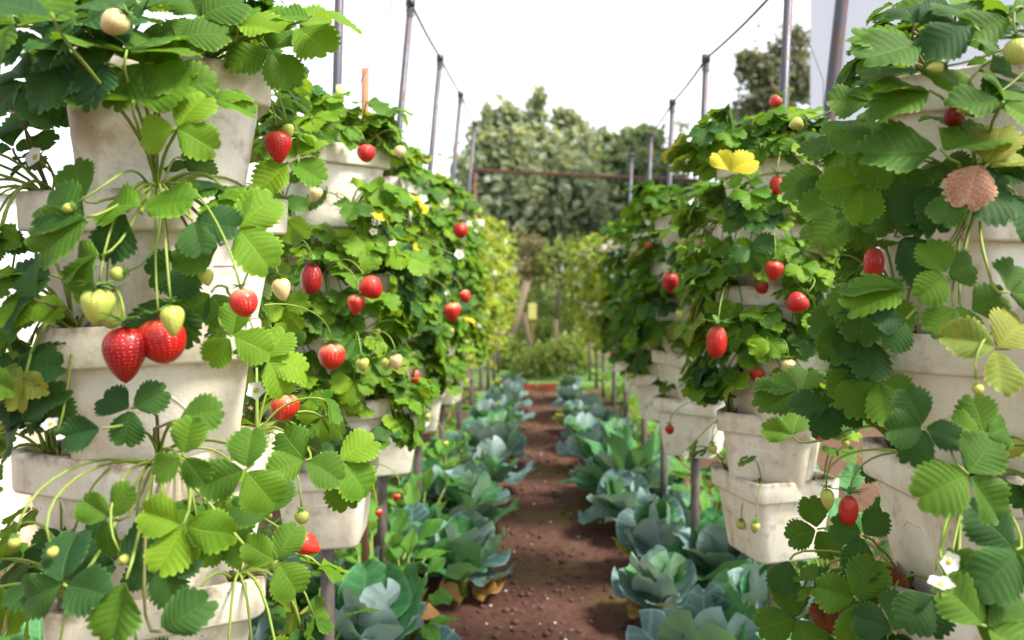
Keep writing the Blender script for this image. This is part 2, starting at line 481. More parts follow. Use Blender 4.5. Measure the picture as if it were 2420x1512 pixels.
# stalk prototypes in plant space: +Y is outwards from the tower, origin at the crown
def stalk_shape(r, kind):
    if kind == 'up':
        reach, hgt, tilt = r.uniform(0.015, 0.075), r.uniform(0.055, 0.115), r.uniform(5, 50)
    elif kind == 'out':
        reach, hgt, tilt = r.uniform(0.06, 0.115), r.uniform(0.0, 0.06), r.uniform(25, 70)
    else:
        reach, hgt, tilt = r.uniform(0.055, 0.10), r.uniform(-0.09, -0.01), r.uniform(55, 95)
    x = r.uniform(-0.02, 0.02)
    p0 = Vector((0, 0, 0)); E = Vector((x, reach, hgt))
    top = max(0.035, hgt + 0.01)
    pts = bez(p0, Vector((x * 0.2, reach * 0.15, top * 0.8)), Vector((x * 0.7, reach * 0.75, top * (1.15 if hgt < 0.03 else 1.0))), E, 8)
    t = R(tilt)
    zd = Vector((r.uniform(-0.35, 0.35), math.sin(t), math.cos(t)))
    yd = Vector((r.uniform(-0.4, 0.4), math.cos(t), -math.sin(t)))
    return pts, E, yd, zd


STALKS = []           # (mesh, E, yd, zd) shared by the alike leaves
for k in range(30):
    r = random.Random(300 + k)
    kind = ['up', 'out', 'droop'][k % 3]
    pts, E, yd, zd = stalk_shape(r, kind)
    m = MB(); m.tube(pts, [0.0021, 0.002, 0.0019, 0.0018, 0.0017, 0.0016, 0.0015, 0.0014, 0.0014], 6)
    STALKS.append((kind, m, m.mesh('leaf_stalk_%d' % k), E, yd, zd))

LEAF1 = []            # whole trifoliate leaf in one mesh for the towers further off
for k in range(30):
    r = random.Random(700 + k)
    kind, sm, _, E, yd, zd = STALKS[k]
    m = MB(); m.v += sm.v; m.f += sm.f; m.uv += [(0.5, 0.02)] * len(sm.v)
    for q, mx in enumerate(trifoliate(r, E, yd, zd, r.uniform(0.036, 0.054))):
        b = MIDLET_MB[(k * 3 + q) % 8]; m.add(b.v, b.f, mx, b.uv)
    LEAF1.append((kind, m.mesh('leaf_%d' % k)))


# ------------------------------------------------------------------ fruit, flowers
def berry_mesh(name, seed, slim=1.0, blunt=0.0):
    """unit-long berry hanging from the origin down -Z"""
    r = random.Random(seed); m = MB(); n, k = 18, 20; vs, uv, fs = [], [], []
    ph = r.uniform(0, 6.28); sq = r.uniform(0.0, 0.05); bx = r.uniform(-0.06, 0.06)
    for i in range(n + 1):
        t = i / n
        tm = 0.30 + 0.16 * blunt
        rad = 0.42 * slim * (max(0.0, 1 - ((tm - t) / tm) ** 2) ** 0.5 if t < tm else max(0.0, 1 - ((t - tm) / (1 - tm)) ** (1.55 + 0.75 * blunt)) ** (0.85 - 0.3 * blunt)) + 0.012
        for j in range(k + 1):
            a = 2 * math.pi * j / k
            q = rad * (1 + sq * math.cos(2 * a + ph) + 0.02 * math.sin(3 * a + ph + 4 * t))
            vs.append((q * math.cos(a) + bx * t * t, q * math.sin(a), -t)); uv.append((j / k, t))
    for i in range(n):
        for j in range(k):
            fs.append((i * (k + 1) + j, (i + 1) * (k + 1) + j, (i + 1) * (k + 1) + j + 1, i * (k + 1) + j + 1))
    fs.append(tuple(range(k))); fs.append(tuple(n * (k + 1) + k - 1 - j for j in range(k)))
    m.add(vs, fs, None, uv)
    return m.mesh(name)


BERRY = {'cone': berry_mesh('berry_cone', 1, 0.98, 0.15), 'fat': berry_mesh('berry_fat', 2, 1.10, 0.7), 'slim': berry_mesh('berry_slim', 3, 0.74, 1.0), 'long': berry_mesh('berry_long', 4, 0.88, 0.3)}


def sepal(m, ang, L, wd, lift, base=0.012):
    vs, fs = [], []
    rot = Matrix.Rotation(ang, 4, 'Z')
    for i in range(5):
        u = i / 4; hw = wd * math.sin(math.pi * (0.12 + 0.88 * u) ** 0.8) if u < 1 else 0.0005
        y = base + L * u; z = 0.06 + lift * L * u - (0.35 if lift > 0.35 else 0.15) * L * u * u
        vs += [rot @ Vector((-hw, y, z)), rot @ Vector((0, y, z - 0.12 * hw)), rot @ Vector((hw, y, z))]
    for i in range(4):
        a = 3 * i
        fs += [(a, a + 1, a + 4, a + 3), (a + 1, a + 2, a + 5, a + 4)]
    m.add(vs, fs)


CALYX = []
for k in range(3):
    r = random.Random(k); m = MB()
    for i in range(11):
        sepal(m, 2 * math.pi * i / 11 + r.uniform(-0.2, 0.2), r.uniform(0.40, 0.62), 0.085, r.uniform(0.0, 0.7), 0.03)
    m.tube([(0, 0, -0.02), (0, 0, 0.12)], [0.06, 0.03], 6)
    CALYX.append(m.mesh('calyx_%d' % k))

m = MB()
for i in range(5):
    vs, fs = [], []; rot = Matrix.Rotation(2 * math.pi * i / 5 + 0.1 * math.sin(i * 3), 4, 'Z')
    for a in range(6):
        u = a / 5; hw = 0.27 * math.sin(math.pi * (0.10 + 0.80 * u ** 0.9)) ** 0.7 + 0.01
        for j in range(-2, 3):
            s = j / 2
            vs.append(rot @ Vector((s * hw, 0.05 + 0.46 * u - 0.09 * s * s * u, 0.10 * u * u + 0.05 * s * s * u + 0.02 + 0.008 * i)))
    for a in range(5):
        for j in range(4):
            fs.append((a * 5 + j, a * 5 + j + 1, a * 5 + 6 + j, a * 5 + 5 + j))
    m.add(vs, fs)
PETALS = m.mesh('petals')
m = MB(); vs, fs = [], []
for i in range(6):
    for j in range(10):
        a = 2 * math.pi * j / 10; e = i / 5 * math.pi / 2
        vs.append((0.15 * math.cos(e) * math.cos(a) * (1 + 0.12 * ((i + j) % 2)), 0.15 * math.cos(e) * math.sin(a) * (1 + 0.12 * ((i + j) % 2)), 0.13 * math.sin(e) + 0.01))
for i in range(5):
    for j in range(10):
        fs.append((i * 10 + j, i * 10 + (j + 1) % 10, (i + 1) * 10 + (j + 1) % 10, (i + 1) * 10 + j))
m.add(vs, fs); STAMEN = m.mesh('flower_centre')

# ------------------------------------------------------------------ pots
POT_W, PITCH, POT_H = 0.24, 0.158, 0.200


def rsq(half, rad, n=4):
    out = []
    for cx, cy, a0 in ((1, 1, 0), (-1, 1, 90), (-1, -1, 180), (1, -1, 270)):
        for i in range(n + 1):
            a = R(a0 + 90 * i / n)
            out.append((cx * (half - rad) + rad * math.cos(a), cy * (half - rad) + rad * math.sin(a)))
    return out


def loft(m, rings, close_bottom=False):
    k = len(rings[0][0]); vs, fs = [], []
    for ring, z in rings:
        vs += [(x, y, z) for x, y in ring]
    for i in range(len(rings) - 1):
        for j in range(k):
            fs.append((i * k + j, i * k + (j + 1) % k, (i + 1) * k + (j + 1) % k, (i + 1) * k + j))
    if close_bottom:
        fs.append(tuple(range(k - 1, -1, -1)))
    m.add(vs, fs)


H = POT_W / 2
pb = MB(); loft(pb, [(rsq(H * 0.70, 0.022), -POT_H), (rsq(H * 0.725, 0.024), -POT_H + 0.006), (rsq(H * 0.885, 0.026), -0.049), (rsq(H * 0.885, 0.026), -0.03)], True)
POT_BODY = pb.mesh('pot_body')
rb = MB(); loft(rb, [(rsq(H * 0.86, 0.022), -0.046), (rsq(H * 0.975, 0.026), -0.048), (rsq(H * 0.99, 0.026), -0.044), (rsq(H, 0.026), -0.004), (rsq(H * 0.99, 0.024), 0.0), (rsq(H * 0.90, 0.018), 0.0), (rsq(H * 0.885, 0.018), -0.004), (rsq(H * 0.86, 0.018), -0.045)])
POT_RIM = rb.mesh('pot_rim')
sb = MB(); ring = rsq(H * 0.875, 0.018, 4)
vs = [(0, 0, -0.022)]; fs = []
for q, k in enumerate((0.35, 0.7, 1.0)):
    for (x, y) in ring:
        vs.append((x * k, y * k, -0.022 + 0.014 * noise.noise((x * 60 * k, y * 60 * k, 1))))
n_ = len(ring)
for j in range(n_):
    fs.append((0, 1 + j, 1 + (j + 1) % n_))
    for q in range(2):
        fs.append((1 + q * n_ + j, 1 + (q + 1) * n_ + j, 1 + (q + 1) * n_ + (j + 1) % n_, 1 + q * n_ + (j + 1) % n_))
sb.add(vs, fs); POT_SOIL = sb.mesh('pot_soil')
# moulded grip line on each face of the foam body
gm = MB()
for q in range(1):
    rot = Matrix.Identity(4)
    pts = []
    for i in range(11):
        u = i / 10 - 0.5
        z = -0.088 - 0.10 * max(0, abs(u) - 0.22)
        yy = H * (0.885 - (0.885 - 0.725) * (-z - 0.049) / (POT_H - 0.055)) - 0.0006
        pts.append(rot @ Vector((u * 0.085, -yy, z)))
    gm.tube(pts, [0.0006 + 0.0018 * math.sin(math.pi * i / 10) for i in range(11)], 5)
POT_GRIP = gm.mesh('pot_grip_line')


ORD = ['nearest', 'second', 'third', 'fourth', 'fifth', 'sixth', 'seventh', 'eighth', 'ninth', 'tenth', 'eleventh', 'twelfth']
POTW = ['top', 'second', 'third', 'fourth', 'fifth', 'lowest']
PLANTS = []          # every plant: dict(root, loc, out, tower, nleaf)
TOWERS = []


def corner_word(v):
    x, y = v.x, v.y
    a = (math.degrees(math.atan2(x, -y)) + 360) % 360
    return ['front', 'front right', 'right', 'back right', 'back', 'back left', 'left', 'front left'][int((a + 22.5) // 45) % 8]


def tower(side, i, X, D, zb, alpha, npots, pole_top, lean, far=False):
    """a stack of foam pots threaded on a pole: pole and each pot are things of their own"""
    name = '%s %s stack' % (ORD[i], side)
    pole = empty('support_pole', (X, D, 0))
    tag(pole, 'grey metal pole running up through the %s' % name, 'pole', 'poles carrying the pot stacks')
    m = MB(); m.tube([(0, 0, -0.03), (0.002, 0, zb * 0.5), (0, 0, zb + 0.2)], 0.0175, 10); link('post', m.mesh('post'), M['post'], pole)
    if pole_top:
        top = zb + npots * PITCH
        m = MB(); m.tube([(0, 0, zb + 0.1), (lean * 0.4, 0, top), (lean, 0, pole_top)], [0.0115, 0.0115, 0.011], 10); link('pipe', m.mesh('pipe'), M['pipe'], pole)
        for q in range(3):
            zt = pole_top - 0.02 - 0.011 * q
            m = MB(); m.tube([(lean * 0.98 + 0.0145 * math.cos(a_), 0.0145 * math.sin(a_), zt + 0.003 * math.sin(2 * a_ + q)) for a_ in [k_ * math.pi / 5 for k_ in range(11)]], 0.0016, 4); link('tie_wire', m.mesh('tie_wire'), M['wire'], pole)
        m = MB(); m.tube([(lean * 0.985, 0, pole_top - 0.012), (lean, 0, pole_top + 0.012)], 0.016, 10); link('cap', m.mesh('cap'), M['pipe'], pole)
    tw = dict(side=side, i=i, X=X, D=D, zb=zb, npots=npots, name=name, far=far)
    TOWERS.append(tw)
    r = random.Random(hash((side == 'left', i)) & 0xffff)
    for k in range(npots):
        zr = zb + POT_H + k * PITCH
        ang = alpha + (math.pi / 4 if (k + (1 if tw.get('flip') else 0)) % 2 else 0) + R(r.uniform(-4, 4))
        pw = POTW[npots - 1 - k] if k else 'lowest'
        pot = link('foam_pot', POT_BODY, M['foam'])
        pot.matrix_basis = Matrix.Translation((X + r.uniform(-.004, .004), D + r.uniform(-.004, .004), zr)) @ Matrix.Rotation(ang, 4, 'Z') @ Matrix.Rotation(R(r.uniform(-1.5, 1.5)), 4, 'X') @ Matrix.Rotation(R(r.uniform(-1.5, 1.5)), 4, 'Y')
        tag(pot, 'off-white square foam pot, %s in the %s from the camera' % (pw if pw in ('top', 'lowest') else pw + ' from the top', name), 'pot', 'foam pots of the strawberry stacks')
        link('rim', POT_RIM, M['foam'], pot); link('soil', POT_SOIL, M['soil'], pot)
        if D < 5:
            for q in range(4):
                link('grip_line', POT_GRIP, M['foam'], pot, Matrix.Rotation(q * math.pi / 2, 4, 'Z'))
        for c in range(4):
            a = ang + math.pi / 4 + c * math.pi / 2
            out = Vector((math.cos(a), math.sin(a), 0))
            rr = H * math.sqrt(2) * (0.70 if k < npots - 1 else r.uniform(0.3, 0.72))
            loc = Vector((X, D, zr - 0.014)) + out * rr
            PLANTS.append(dict(tower=tw, k=k, pw=pw, loc=loc, out=out, root=None, red=0, manual=0, rz=a - math.pi / 2))
    return tw


ZN = CAM_H + 0.255 - 5 * PITCH - POT_H          # near stacks: base height
ZB = CAM_H - 0.48 - POT_H
LEFT = [(-0.49, 1.02), (-0.535, 2.0), (-0.535, 2.7), (-0.52, 3.4), (-0.50, 4.1), (-0.49, 4.9), (-0.48, 5.7), (-0.47, 6.5), (-0.46, 7.3), (-0.45, 8.1), (-0.45, 8.9)]
RIGHT = [(0.587, 1.015), (0.60, 2.0), (0.555, 2.78), (0.56, 3.5), (0.58, 4.3), (0.57, 5.1), (0.57, 5.9), (0.56, 6.7), (0.56, 7.5), (0.55, 8.3), (0.55, 9.1)]
for i, (x, d) in enumerate(LEFT):
    al = R(-19) if i == 0 else R(rnd.uniform(-14, 24))
    tower('left', i, x, d, ZN if i == 0 else ZB + rnd.uniform(-0.025, 0.02), al, 6, None if i == 0 or i > 5 else CAM_H + 0.92 + (0.45 if i == 1 else 0), 0.05 if i == 1 else 0.10)
for i, (x, d) in enumerate(RIGHT):
    al = R(7) if i == 0 else R(rnd.uniform(-24, 14))
    if i == 1: al = R(18)
    tower('right', i, x, d, ZN - 0.017 if i == 0 else ZB + (-0.03 if i == 1 else rnd.uniform(-0.02, 0.02) + (0.04 if i > 1 else 0)), al, 6 if i < 2 else 5, None if i == 0 or i > 5 else CAM_H + 0.75, 0.04)

# ------------------------------------------------------------------ strawberry plants
NEAR, MID = 1.5, 4.6
for P in PLANTS:
    tw = P['tower']
    P['near'] = tw['D'] < NEAR
    P['far'] = tw['D'] > MID
    if P['far']:
        continue
    P['root'] = empty('strawberry_plant', P['loc'])
    P['inv'] = Matrix.Translation(-P['loc'])


def leaf_mat(r, P):
    side = P['tower']['side']; q = r.random()  # left row mixes brighter greens, near right darker, painting sun and shade
    if side == 'left' and P['near']:
        return M['leaf_yellow'] if q < 0.03 else M['leaf_bright'] if q < 0.34 else M['leaf'] if q < 0.74 else M['leaf_dark']
    if side == 'left':
        return M['leaf_gold'] if q < 0.012 else M['leaf_yellow'] if q < 0.06 else M['leaf_bright'] if q < 0.58 else M['leaf'] if q < 0.9 else M['leaf_dark']
    if P['near']:
        return M['leaf_yellow'] if q < 0.05 else M['leaf_bright'] if q < 0.16 else M['leaf'] if q < 0.58 else M['leaf_dark']
    return M['leaf_gold'] if q < 0.012 else M['leaf_yellow'] if q < 0.05 else M['leaf_bright'] if q < 0.46 else M['leaf'] if q < 0.82 else M['leaf_dark']


# fruit seen in the photograph: (px, py, depth, length px, colour, shape, tilt, width); leaves leave them in view
FRUIT = [
    (272, 54, .77, 66, 'berry_pale', 'fat', -50, 1.0), (658, 348, 1.00, 80, 'berry_red', 'cone', 5, .92), (681, 310, 1.00, 36, 'berry_green', 'cone', 10),
    (230, 725, .78, 92, 'berry_green', 'cone', -5, 1.0), (262, 738, .82, 80, 'berry_green', 'slim', 8), (297, 838, .78, 135, 'berry_deep', 'long', 2, .95),
    (381, 806, .80, 112, 'berry_red', 'fat', 6, 1.0), (408, 758, .765, 76, 'berry_green', 'cone', 6, .85), (575, 716, .775, 70, 'berry_half', 'fat', 12, 1.0),
    (666, 684, .98, 56, 'berry_pale', 'long', 14), (277, 648, .80, 36, 'berry_green', 'fat', -75, 1.0), (487, 656, .84, 42, 'berry_green', 'cone', 12),
    (735, 660, 1.45, 76, 'berry_deep', 'slim', -4, .98), (841, 720, 1.62, 52, 'berry_half', 'cone', -4), (876, 680, 1.62, 58, 'berry_red', 'fat', 28, .95),
    (1068, 738, 2.45, 50, 'berry_half', 'cone', 2), (1087, 545, 2.5, 38, 'berry_red', 'fat', 0), (866, 362, 1.80, 44, 'berry_red', 'fat', 10),
    (785, 842, 1.42, 64, 'berry_half', 'fat', 2, 1.05), (674, 962, 1.10, 64, 'berry_half', 'fat', 0, 1.08), (728, 1288, .94, 62, 'berry_half', 'cone', 60, 1.0),
    (980, 890, 2.3, 36, 'berry_half', 'slim', -5), (1098, 700, 2.6, 32, 'berry_half', 'fat', 20), (856, 862, 1.6, 36, 'berry_green', 'cone', 6),
    (912, 860, 1.75, 34, 'berry_green', 'cone', 0), (935, 855, 1.75, 40, 'berry_pale', 'cone', 4), (745, 460, 1.35, 38, 'berry_pale', 'cone', -10),
    (668, 1402, 1.0, 38, 'berry_pale', 'cone', 4), (712, 1222, 1.0, 34, 'berry_green', 'fat', 0), (293, 1322, .74, 26, 'berry_green', 'fat', 30),
    (160, 492, .78, 26, 'berry_green', 'fat', -60), (125, 1304, .72, 26, 'berry_green', 'fat', 20), (35, 1282, .72, 30, 'berry_green', 'fat', -10), (22, 245, .95, 42, 'berry_deep', 'fat', 0),
    (945, 358, 1.85, 30, 'berry_pale', 'fat', 0),
    (1835, 438, 1.80, 48, 'berry_red', 'slim', -3, 1.05), (1832, 240, 1.9, 30, 'berry_half', 'fat', -40), (1693, 808, 1.75, 78, 'berry_red', 'slim', -4, .95),
    (1583, 668, 2.3, 50, 'berry_red', 'long', -4), (1828, 640, 1.75, 50, 'berry_red', 'cone', -6), (1884, 716, 1.65, 52, 'berry_red', 'fat', -45, 1.0),
    (1787, 884, 1.85, 38, 'berry_half', 'fat', 0, 1.1), (1862, 867, 1.75, 38, 'berry_pale', 'cone', 0), (2064, 622, .94, 76, 'berry_red', 'slim', -3, .98),
    (2005, 1206, .98, 72, 'berry_red', 'slim', -3, .98), (1955, 1180, .98, 52, 'berry_green', 'long', 6, .8), (2290, 250, .80, 66, 'berry_green', 'cone', -68, .95),
    (2252, 276, .84, 46, 'berry_deep', 'fat', -20), (2405, 122, .78, 64, 'berry_green', 'fat', 10, 1.0), (2208, 160, .80, 42, 'berry_green', 'cone', -82, .8),
    (1987, 685, .98, 36, 'berry_green', 'fat', 20), (1880, 294, 1.2, 36, 'berry_green', 'cone', -70), (2310, 920, .74, 28, 'berry_green', 'fat', 10),
    (1582, 1015, 2.2, 24, 'berry_red', 'fat', 0), (1800, 680, 1.9, 34, 'berry_half', 'fat', 30), (1650, 575, 2.1, 26, 'berry_pale', 'fat', 0), (1750, 1240, 1.95, 22, 'berry_green', 'fat', 0),
]
# stretches of bare pot wall the photograph shows: (x0, y0, x1, y1, depth)
BARE = [(215, 215, 400, 430, 1.0), (470, 160, 600, 240, 1.1), (520, 240, 580, 400, 1.1), (120, 785, 250, 950, 1.0), (330, 880, 560, 1050, 1.0), (30, 1080, 470, 1180, 1.0), (80, 1170, 330, 1230, 1.0),
        (120, 1420, 290, 1512, 1.0), (480, 1370, 580, 1512, 1.05), (400, 560, 570, 680, 1.0), (80, 530, 200, 640, 1.0), (20, 450, 180, 510, 1.05),
        (2240, 510, 2419, 690, 1.0), (2090, 810, 2280, 1010, 1.0), (2130, 900, 2419, 1000, 1.0), (2060, 1100, 2330, 1250, 1.0), (2130, 1250, 2290, 1400, 1.0), (2200, 120, 2350, 180, 1.0),
        (1690, 1110, 1970, 1270, 2.0), (1730, 945, 1960, 1070, 2.0), (1600, 960, 1700, 1060, 2.75), (1780, 395, 1910, 450, 2.0), (1650, 495, 1700, 545, 2.75),
        (800, 390, 960, 440, 2.7), (650, 1180, 870, 1240, 2.0), (845, 750, 930, 800, 2.0)]


def in_the_way(c, L):
    if c.y < 0.2: return True
    d = c.y; x = VX + c.x * F / d; y = VY + (CAM_H - c.z) * F / d; rr = L * F / d
    for f in FRUIT:
        if d < f[2] + 0.06 and math.hypot(x - f[0], y - f[1]) < f[3] * 0.45 + rr * (0.95 if d < 1.5 else 0.5): return True
    if d > 1.5: rr *= 0.5
    for x0, y0, x1, y1, dd in BARE:
        if d < dd + 0.12 and x0 - rr * 0.55 < x < x1 + rr * 0.55 and y0 - rr * 0.55 < y < y1 + rr * 0.55: return True
    return False


def add_auto_leaf(P, r, kinds):
    root = P['root']
    for attempt in range(7):
        kind = r.choice(kinds)
        k = r.choice([k for k in range(30) if STALKS[k][0] == kind])
        rz = P['rz'] + R(r.gauss(0, 48)); sc = r.uniform(0.85, 1.15) if P['near'] else r.uniform(0.85, 1.25)
        mx = Matrix.Translation((r.uniform(-.008, .008), r.uniform(-.008, .008), 0)) @ Matrix.Rotation(rz, 4, 'Z') @ Matrix.Scale(sc, 4)
        if not in_the_way(P['loc'] + mx @ (STALKS[k][3] + STALKS[k][4].normalized() * 0.02), 0.05):
            break
    else:
        return
    if P['near']:
        st = link('leaf_stalk', STALKS[k][2], M['stalk'], root, mx)
        mat = leaf_mat(r, P)
        for q, lm in enumerate(trifoliate(r, STALKS[k][3], STALKS[k][4], STALKS[k][5], r.uniform(0.028, 0.046))):
            link('leaflet', LEAFLET[r.randrange(18)], mat, st, lm)
    else:
        link('leaf', LEAF1[k][1], leaf_mat(r, P), root, mx)


for n, P in enumerate(PLANTS):
    if P['far']:
        continue
    r = random.Random(5000 + n)
    toptier = P['k'] == P['tower']['npots'] - 1
    if P['near']:
        front = P['out'].y < 0.35
        cnt = r.randint(11, 14) if front else r.randint(8, 10)
        kinds = ['up', 'up', 'out', 'droop'] if not toptier else ['up', 'up', 'out']
        if P['k'] == 0: cnt = 4
        if toptier: cnt += 6
        if front and not toptier: kinds = ['up', 'out', 'droop']
    else:
        cnt = r.randint(26, 31); kinds = ['up', 'out', 'out', 'droop', 'droop']
        if P['k'] == 0: kinds = ['up', 'up', 'out']; cnt = 5
        if P['k'] == 1 and P['tower']['side'] == 'right' and P['tower']['i'] < 3: kinds = ['up', 'up', 'out']; cnt = 7
        if P['k'] == 0 and P['tower']['side'] == 'right' and P['tower']['i'] < 3: cnt = 2
        if toptier: kinds = ['up', 'up', 'up', 'out', 'out']; cnt += 4
    for q in range(cnt):
        add_auto_leaf(P, r, kinds)
    m = MB()
    for q in range(5):
        a = r.uniform(0, 6.28); m.tube([(0, 0, -0.02), (0.006 * math.cos(a), 0.006 * math.sin(a), 0.004), (0.014 * math.cos(a), 0.014 * math.sin(a), 0.012 + r.random() * 0.012)], [0.006, 0.004, 0.0015], 5)
    link('crown', m.mesh('crown'), M['crown'], P['root'])


def nearest(p, dmax=None, above=True, side=None):
    best, bc = None, 1e9
    for P in PLANTS:
        if P['root'] is None: continue
        v = P['loc'] - p
        c = v.length + (0.5 * max(0, -v.z - 0.02) if above else 0) + 0.25 * max(0, v.dot(P['out']))
        if c < bc: best, bc = P, c
    return best


TOCAM = Vector((0, -1, 0))


def plane_axes(p, face, yaw=0.0):
    """axes of a blade's plane: face 0 lies flat, 90 is turned to the viewer's side of the row; yaw turns it about the vertical"""
    f = R(face); y = R(yaw)
    tc = Vector((math.sin(y), -math.cos(y), 0)); rt = Vector((math.cos(y), math.sin(y), 0)); up = Vector((0, 0, 1))
    n = up * math.cos(f) + tc * math.sin(f)
    u = up * math.sin(f) - tc * math.cos(f)
    return rt, u, n


def hand_leaf(px, py, d, L, angs, face=65, yaw=0, mat='leaf', seed=None, stalk='stalk'):
    """a leaf seen singly in the photograph: blade junction at a point beside the pot, leaflets at the given directions"""
    p = at(px, py, d); P = nearest(p, above=False); P['manual'] += 1
    angs = [a if isinstance(a, tuple) else (a, 1.0) for a in angs]
    r = random.Random(int(px * 7 + py * 13) if seed is None else seed)
    rt, u, n = plane_axes(p, face, yaw)
    o = P['loc']; v = p - o
    mids = sum((Vector((math.cos(R(a)), math.sin(R(a)), 0)) for a, _ in angs), Vector())
    lift = max(0.02, 0.35 * v.length)
    end_dir = -(rt * mids.x + u * mids.y)
    end_dir = end_dir.normalized() * 0.25 * v.length if end_dir.length > 0.2 else -n * 0.2 * v.length
    pts = bez(Vector(), Vector((P['out'].x * 0.012, P['out'].y * 0.012, lift)), v + end_dir * 0.8 - n * 0.012, v, 10)
    for i in range(2, 9):
        pts[i] = pts[i] + Vector((r.uniform(-1, 1), r.uniform(-1, 1), r.uniform(-1, 1))) * 0.0013
    m = MB(); m.tube(pts, [(0.0022 - 0.0008 * i / 10) * r.uniform(0.88, 1.12) for i in range(11)], 7)
    st = link('leaf_stalk', m.mesh('leaf_stalk'), M[stalk if r.random() < 0.75 else 'stalk_brown'], P['root'])
    for a, k in angs:
        k *= L * r.uniform(0.80, 0.97)
        yd = rt * math.cos(R(a)) + u * math.sin(R(a))
        mx = frame(v + yd * 0.003, yd, n) @ Matrix.Rotation(R(r.uniform(-10, 14)), 4, 'X') @ Matrix.Rotation(R(r.uniform(-16, 16)), 4, 'Y') @ Matrix.Scale(k, 4)
        link('leaflet', LEAFLET[r.randrange(18)], M[mat], st, mx)


def berry(px, py, d, lpx, mat='berry_red', shape='cone', tilt=0, wk=1.0, cal=True, stalk=True, toward=0.0):
    """berry centred at a point; tilt turns its tip sideways (degrees, + towards the right), toward tips it to the viewer's side"""
    c = at(px, py, d); L = lpx * d / F
    a = R(tilt); ax = Vector((math.sin(a), -math.sin(R(toward)), -math.cos(a))).normalized()
    top = c - ax * L * 0.5
    P = nearest(top); r = random.Random(int(px * 3 + py))
    if 'red' in mat or 'deep' in mat or 'half' in mat: P['red'] += 1
    q = Vector((0, 0, -1)).rotation_difference(ax)
    mx = Matrix.Translation(top - P['loc']) @ q.to_matrix().to_4x4() @ Matrix.Rotation(r.uniform(0, 6.28), 4, 'Z') @ Matrix.Diagonal((L * wk, L * wk, L, 1))
    b = link('strawberry', BERRY[shape], M[mat], P['root'], mx)
    if cal:
        cx = link('calyx', CALYX[r.randrange(3)], M['calyx'], b)
        k = r.uniform(0.85, 1.1); cx.matrix_basis = Matrix.Translation((0, 0, 0.02)) @ Matrix.Scale(k, 4)
    if stalk:
        v = top - P['loc'] - ax * 0.004
        lift = max(0.03, 0.02 + v.z)
        h = Vector((v.x, v.y, 0))
        pts = bez(Vector(), Vector((h.x * 0.35, h.y * 0.35, lift + 0.02)), v - ax * min(0.06, 0.5 * v.length), v, 12)
        m = MB(); m.tube(pts, [0.0017 - 0.0006 * i / 12 for i in range(13)], 6)
        link('fruit_stalk', m.mesh('fruit_stalk'), M['stalk'], P['root'])
    return b


def flower(px, py, d, wpx, face=80, yaw=0, back=False):
    c = at(px, py, d); L = wpx * d / F; P = nearest(c); r = random.Random(int(px + py * 5))
    rt, u, n = plane_axes(c, face, yaw)
    mx = frame(c - P['loc'], u, n) @ Matrix.Rotation(r.uniform(0, 1.2), 4, 'Z') @ Matrix.Scale(L, 4)
    f = link('flower', PETALS, M['petal'], P['root'], mx)
    link('flower_centre', STAMEN, M['stamen'], f)
    cx = link('calyx', CALYX[0], M['calyx'], f); cx.matrix_basis = Matrix.Translation((0, 0, -0.01)) @ Matrix.Diagonal((0.85, 0.85, -0.35, 1))
    v = c - P['loc'] - n * 0.004
    pts = bez(Vector(), Vector((0, 0, 0.05)), v - n * 0.03 + Vector((0, 0, -0.02)), v, 10)
    m = MB(); m.tube(pts, 0.0013, 6); link('flower_stalk', m.mesh('flower_stalk'), M['stalk'], P['root'])


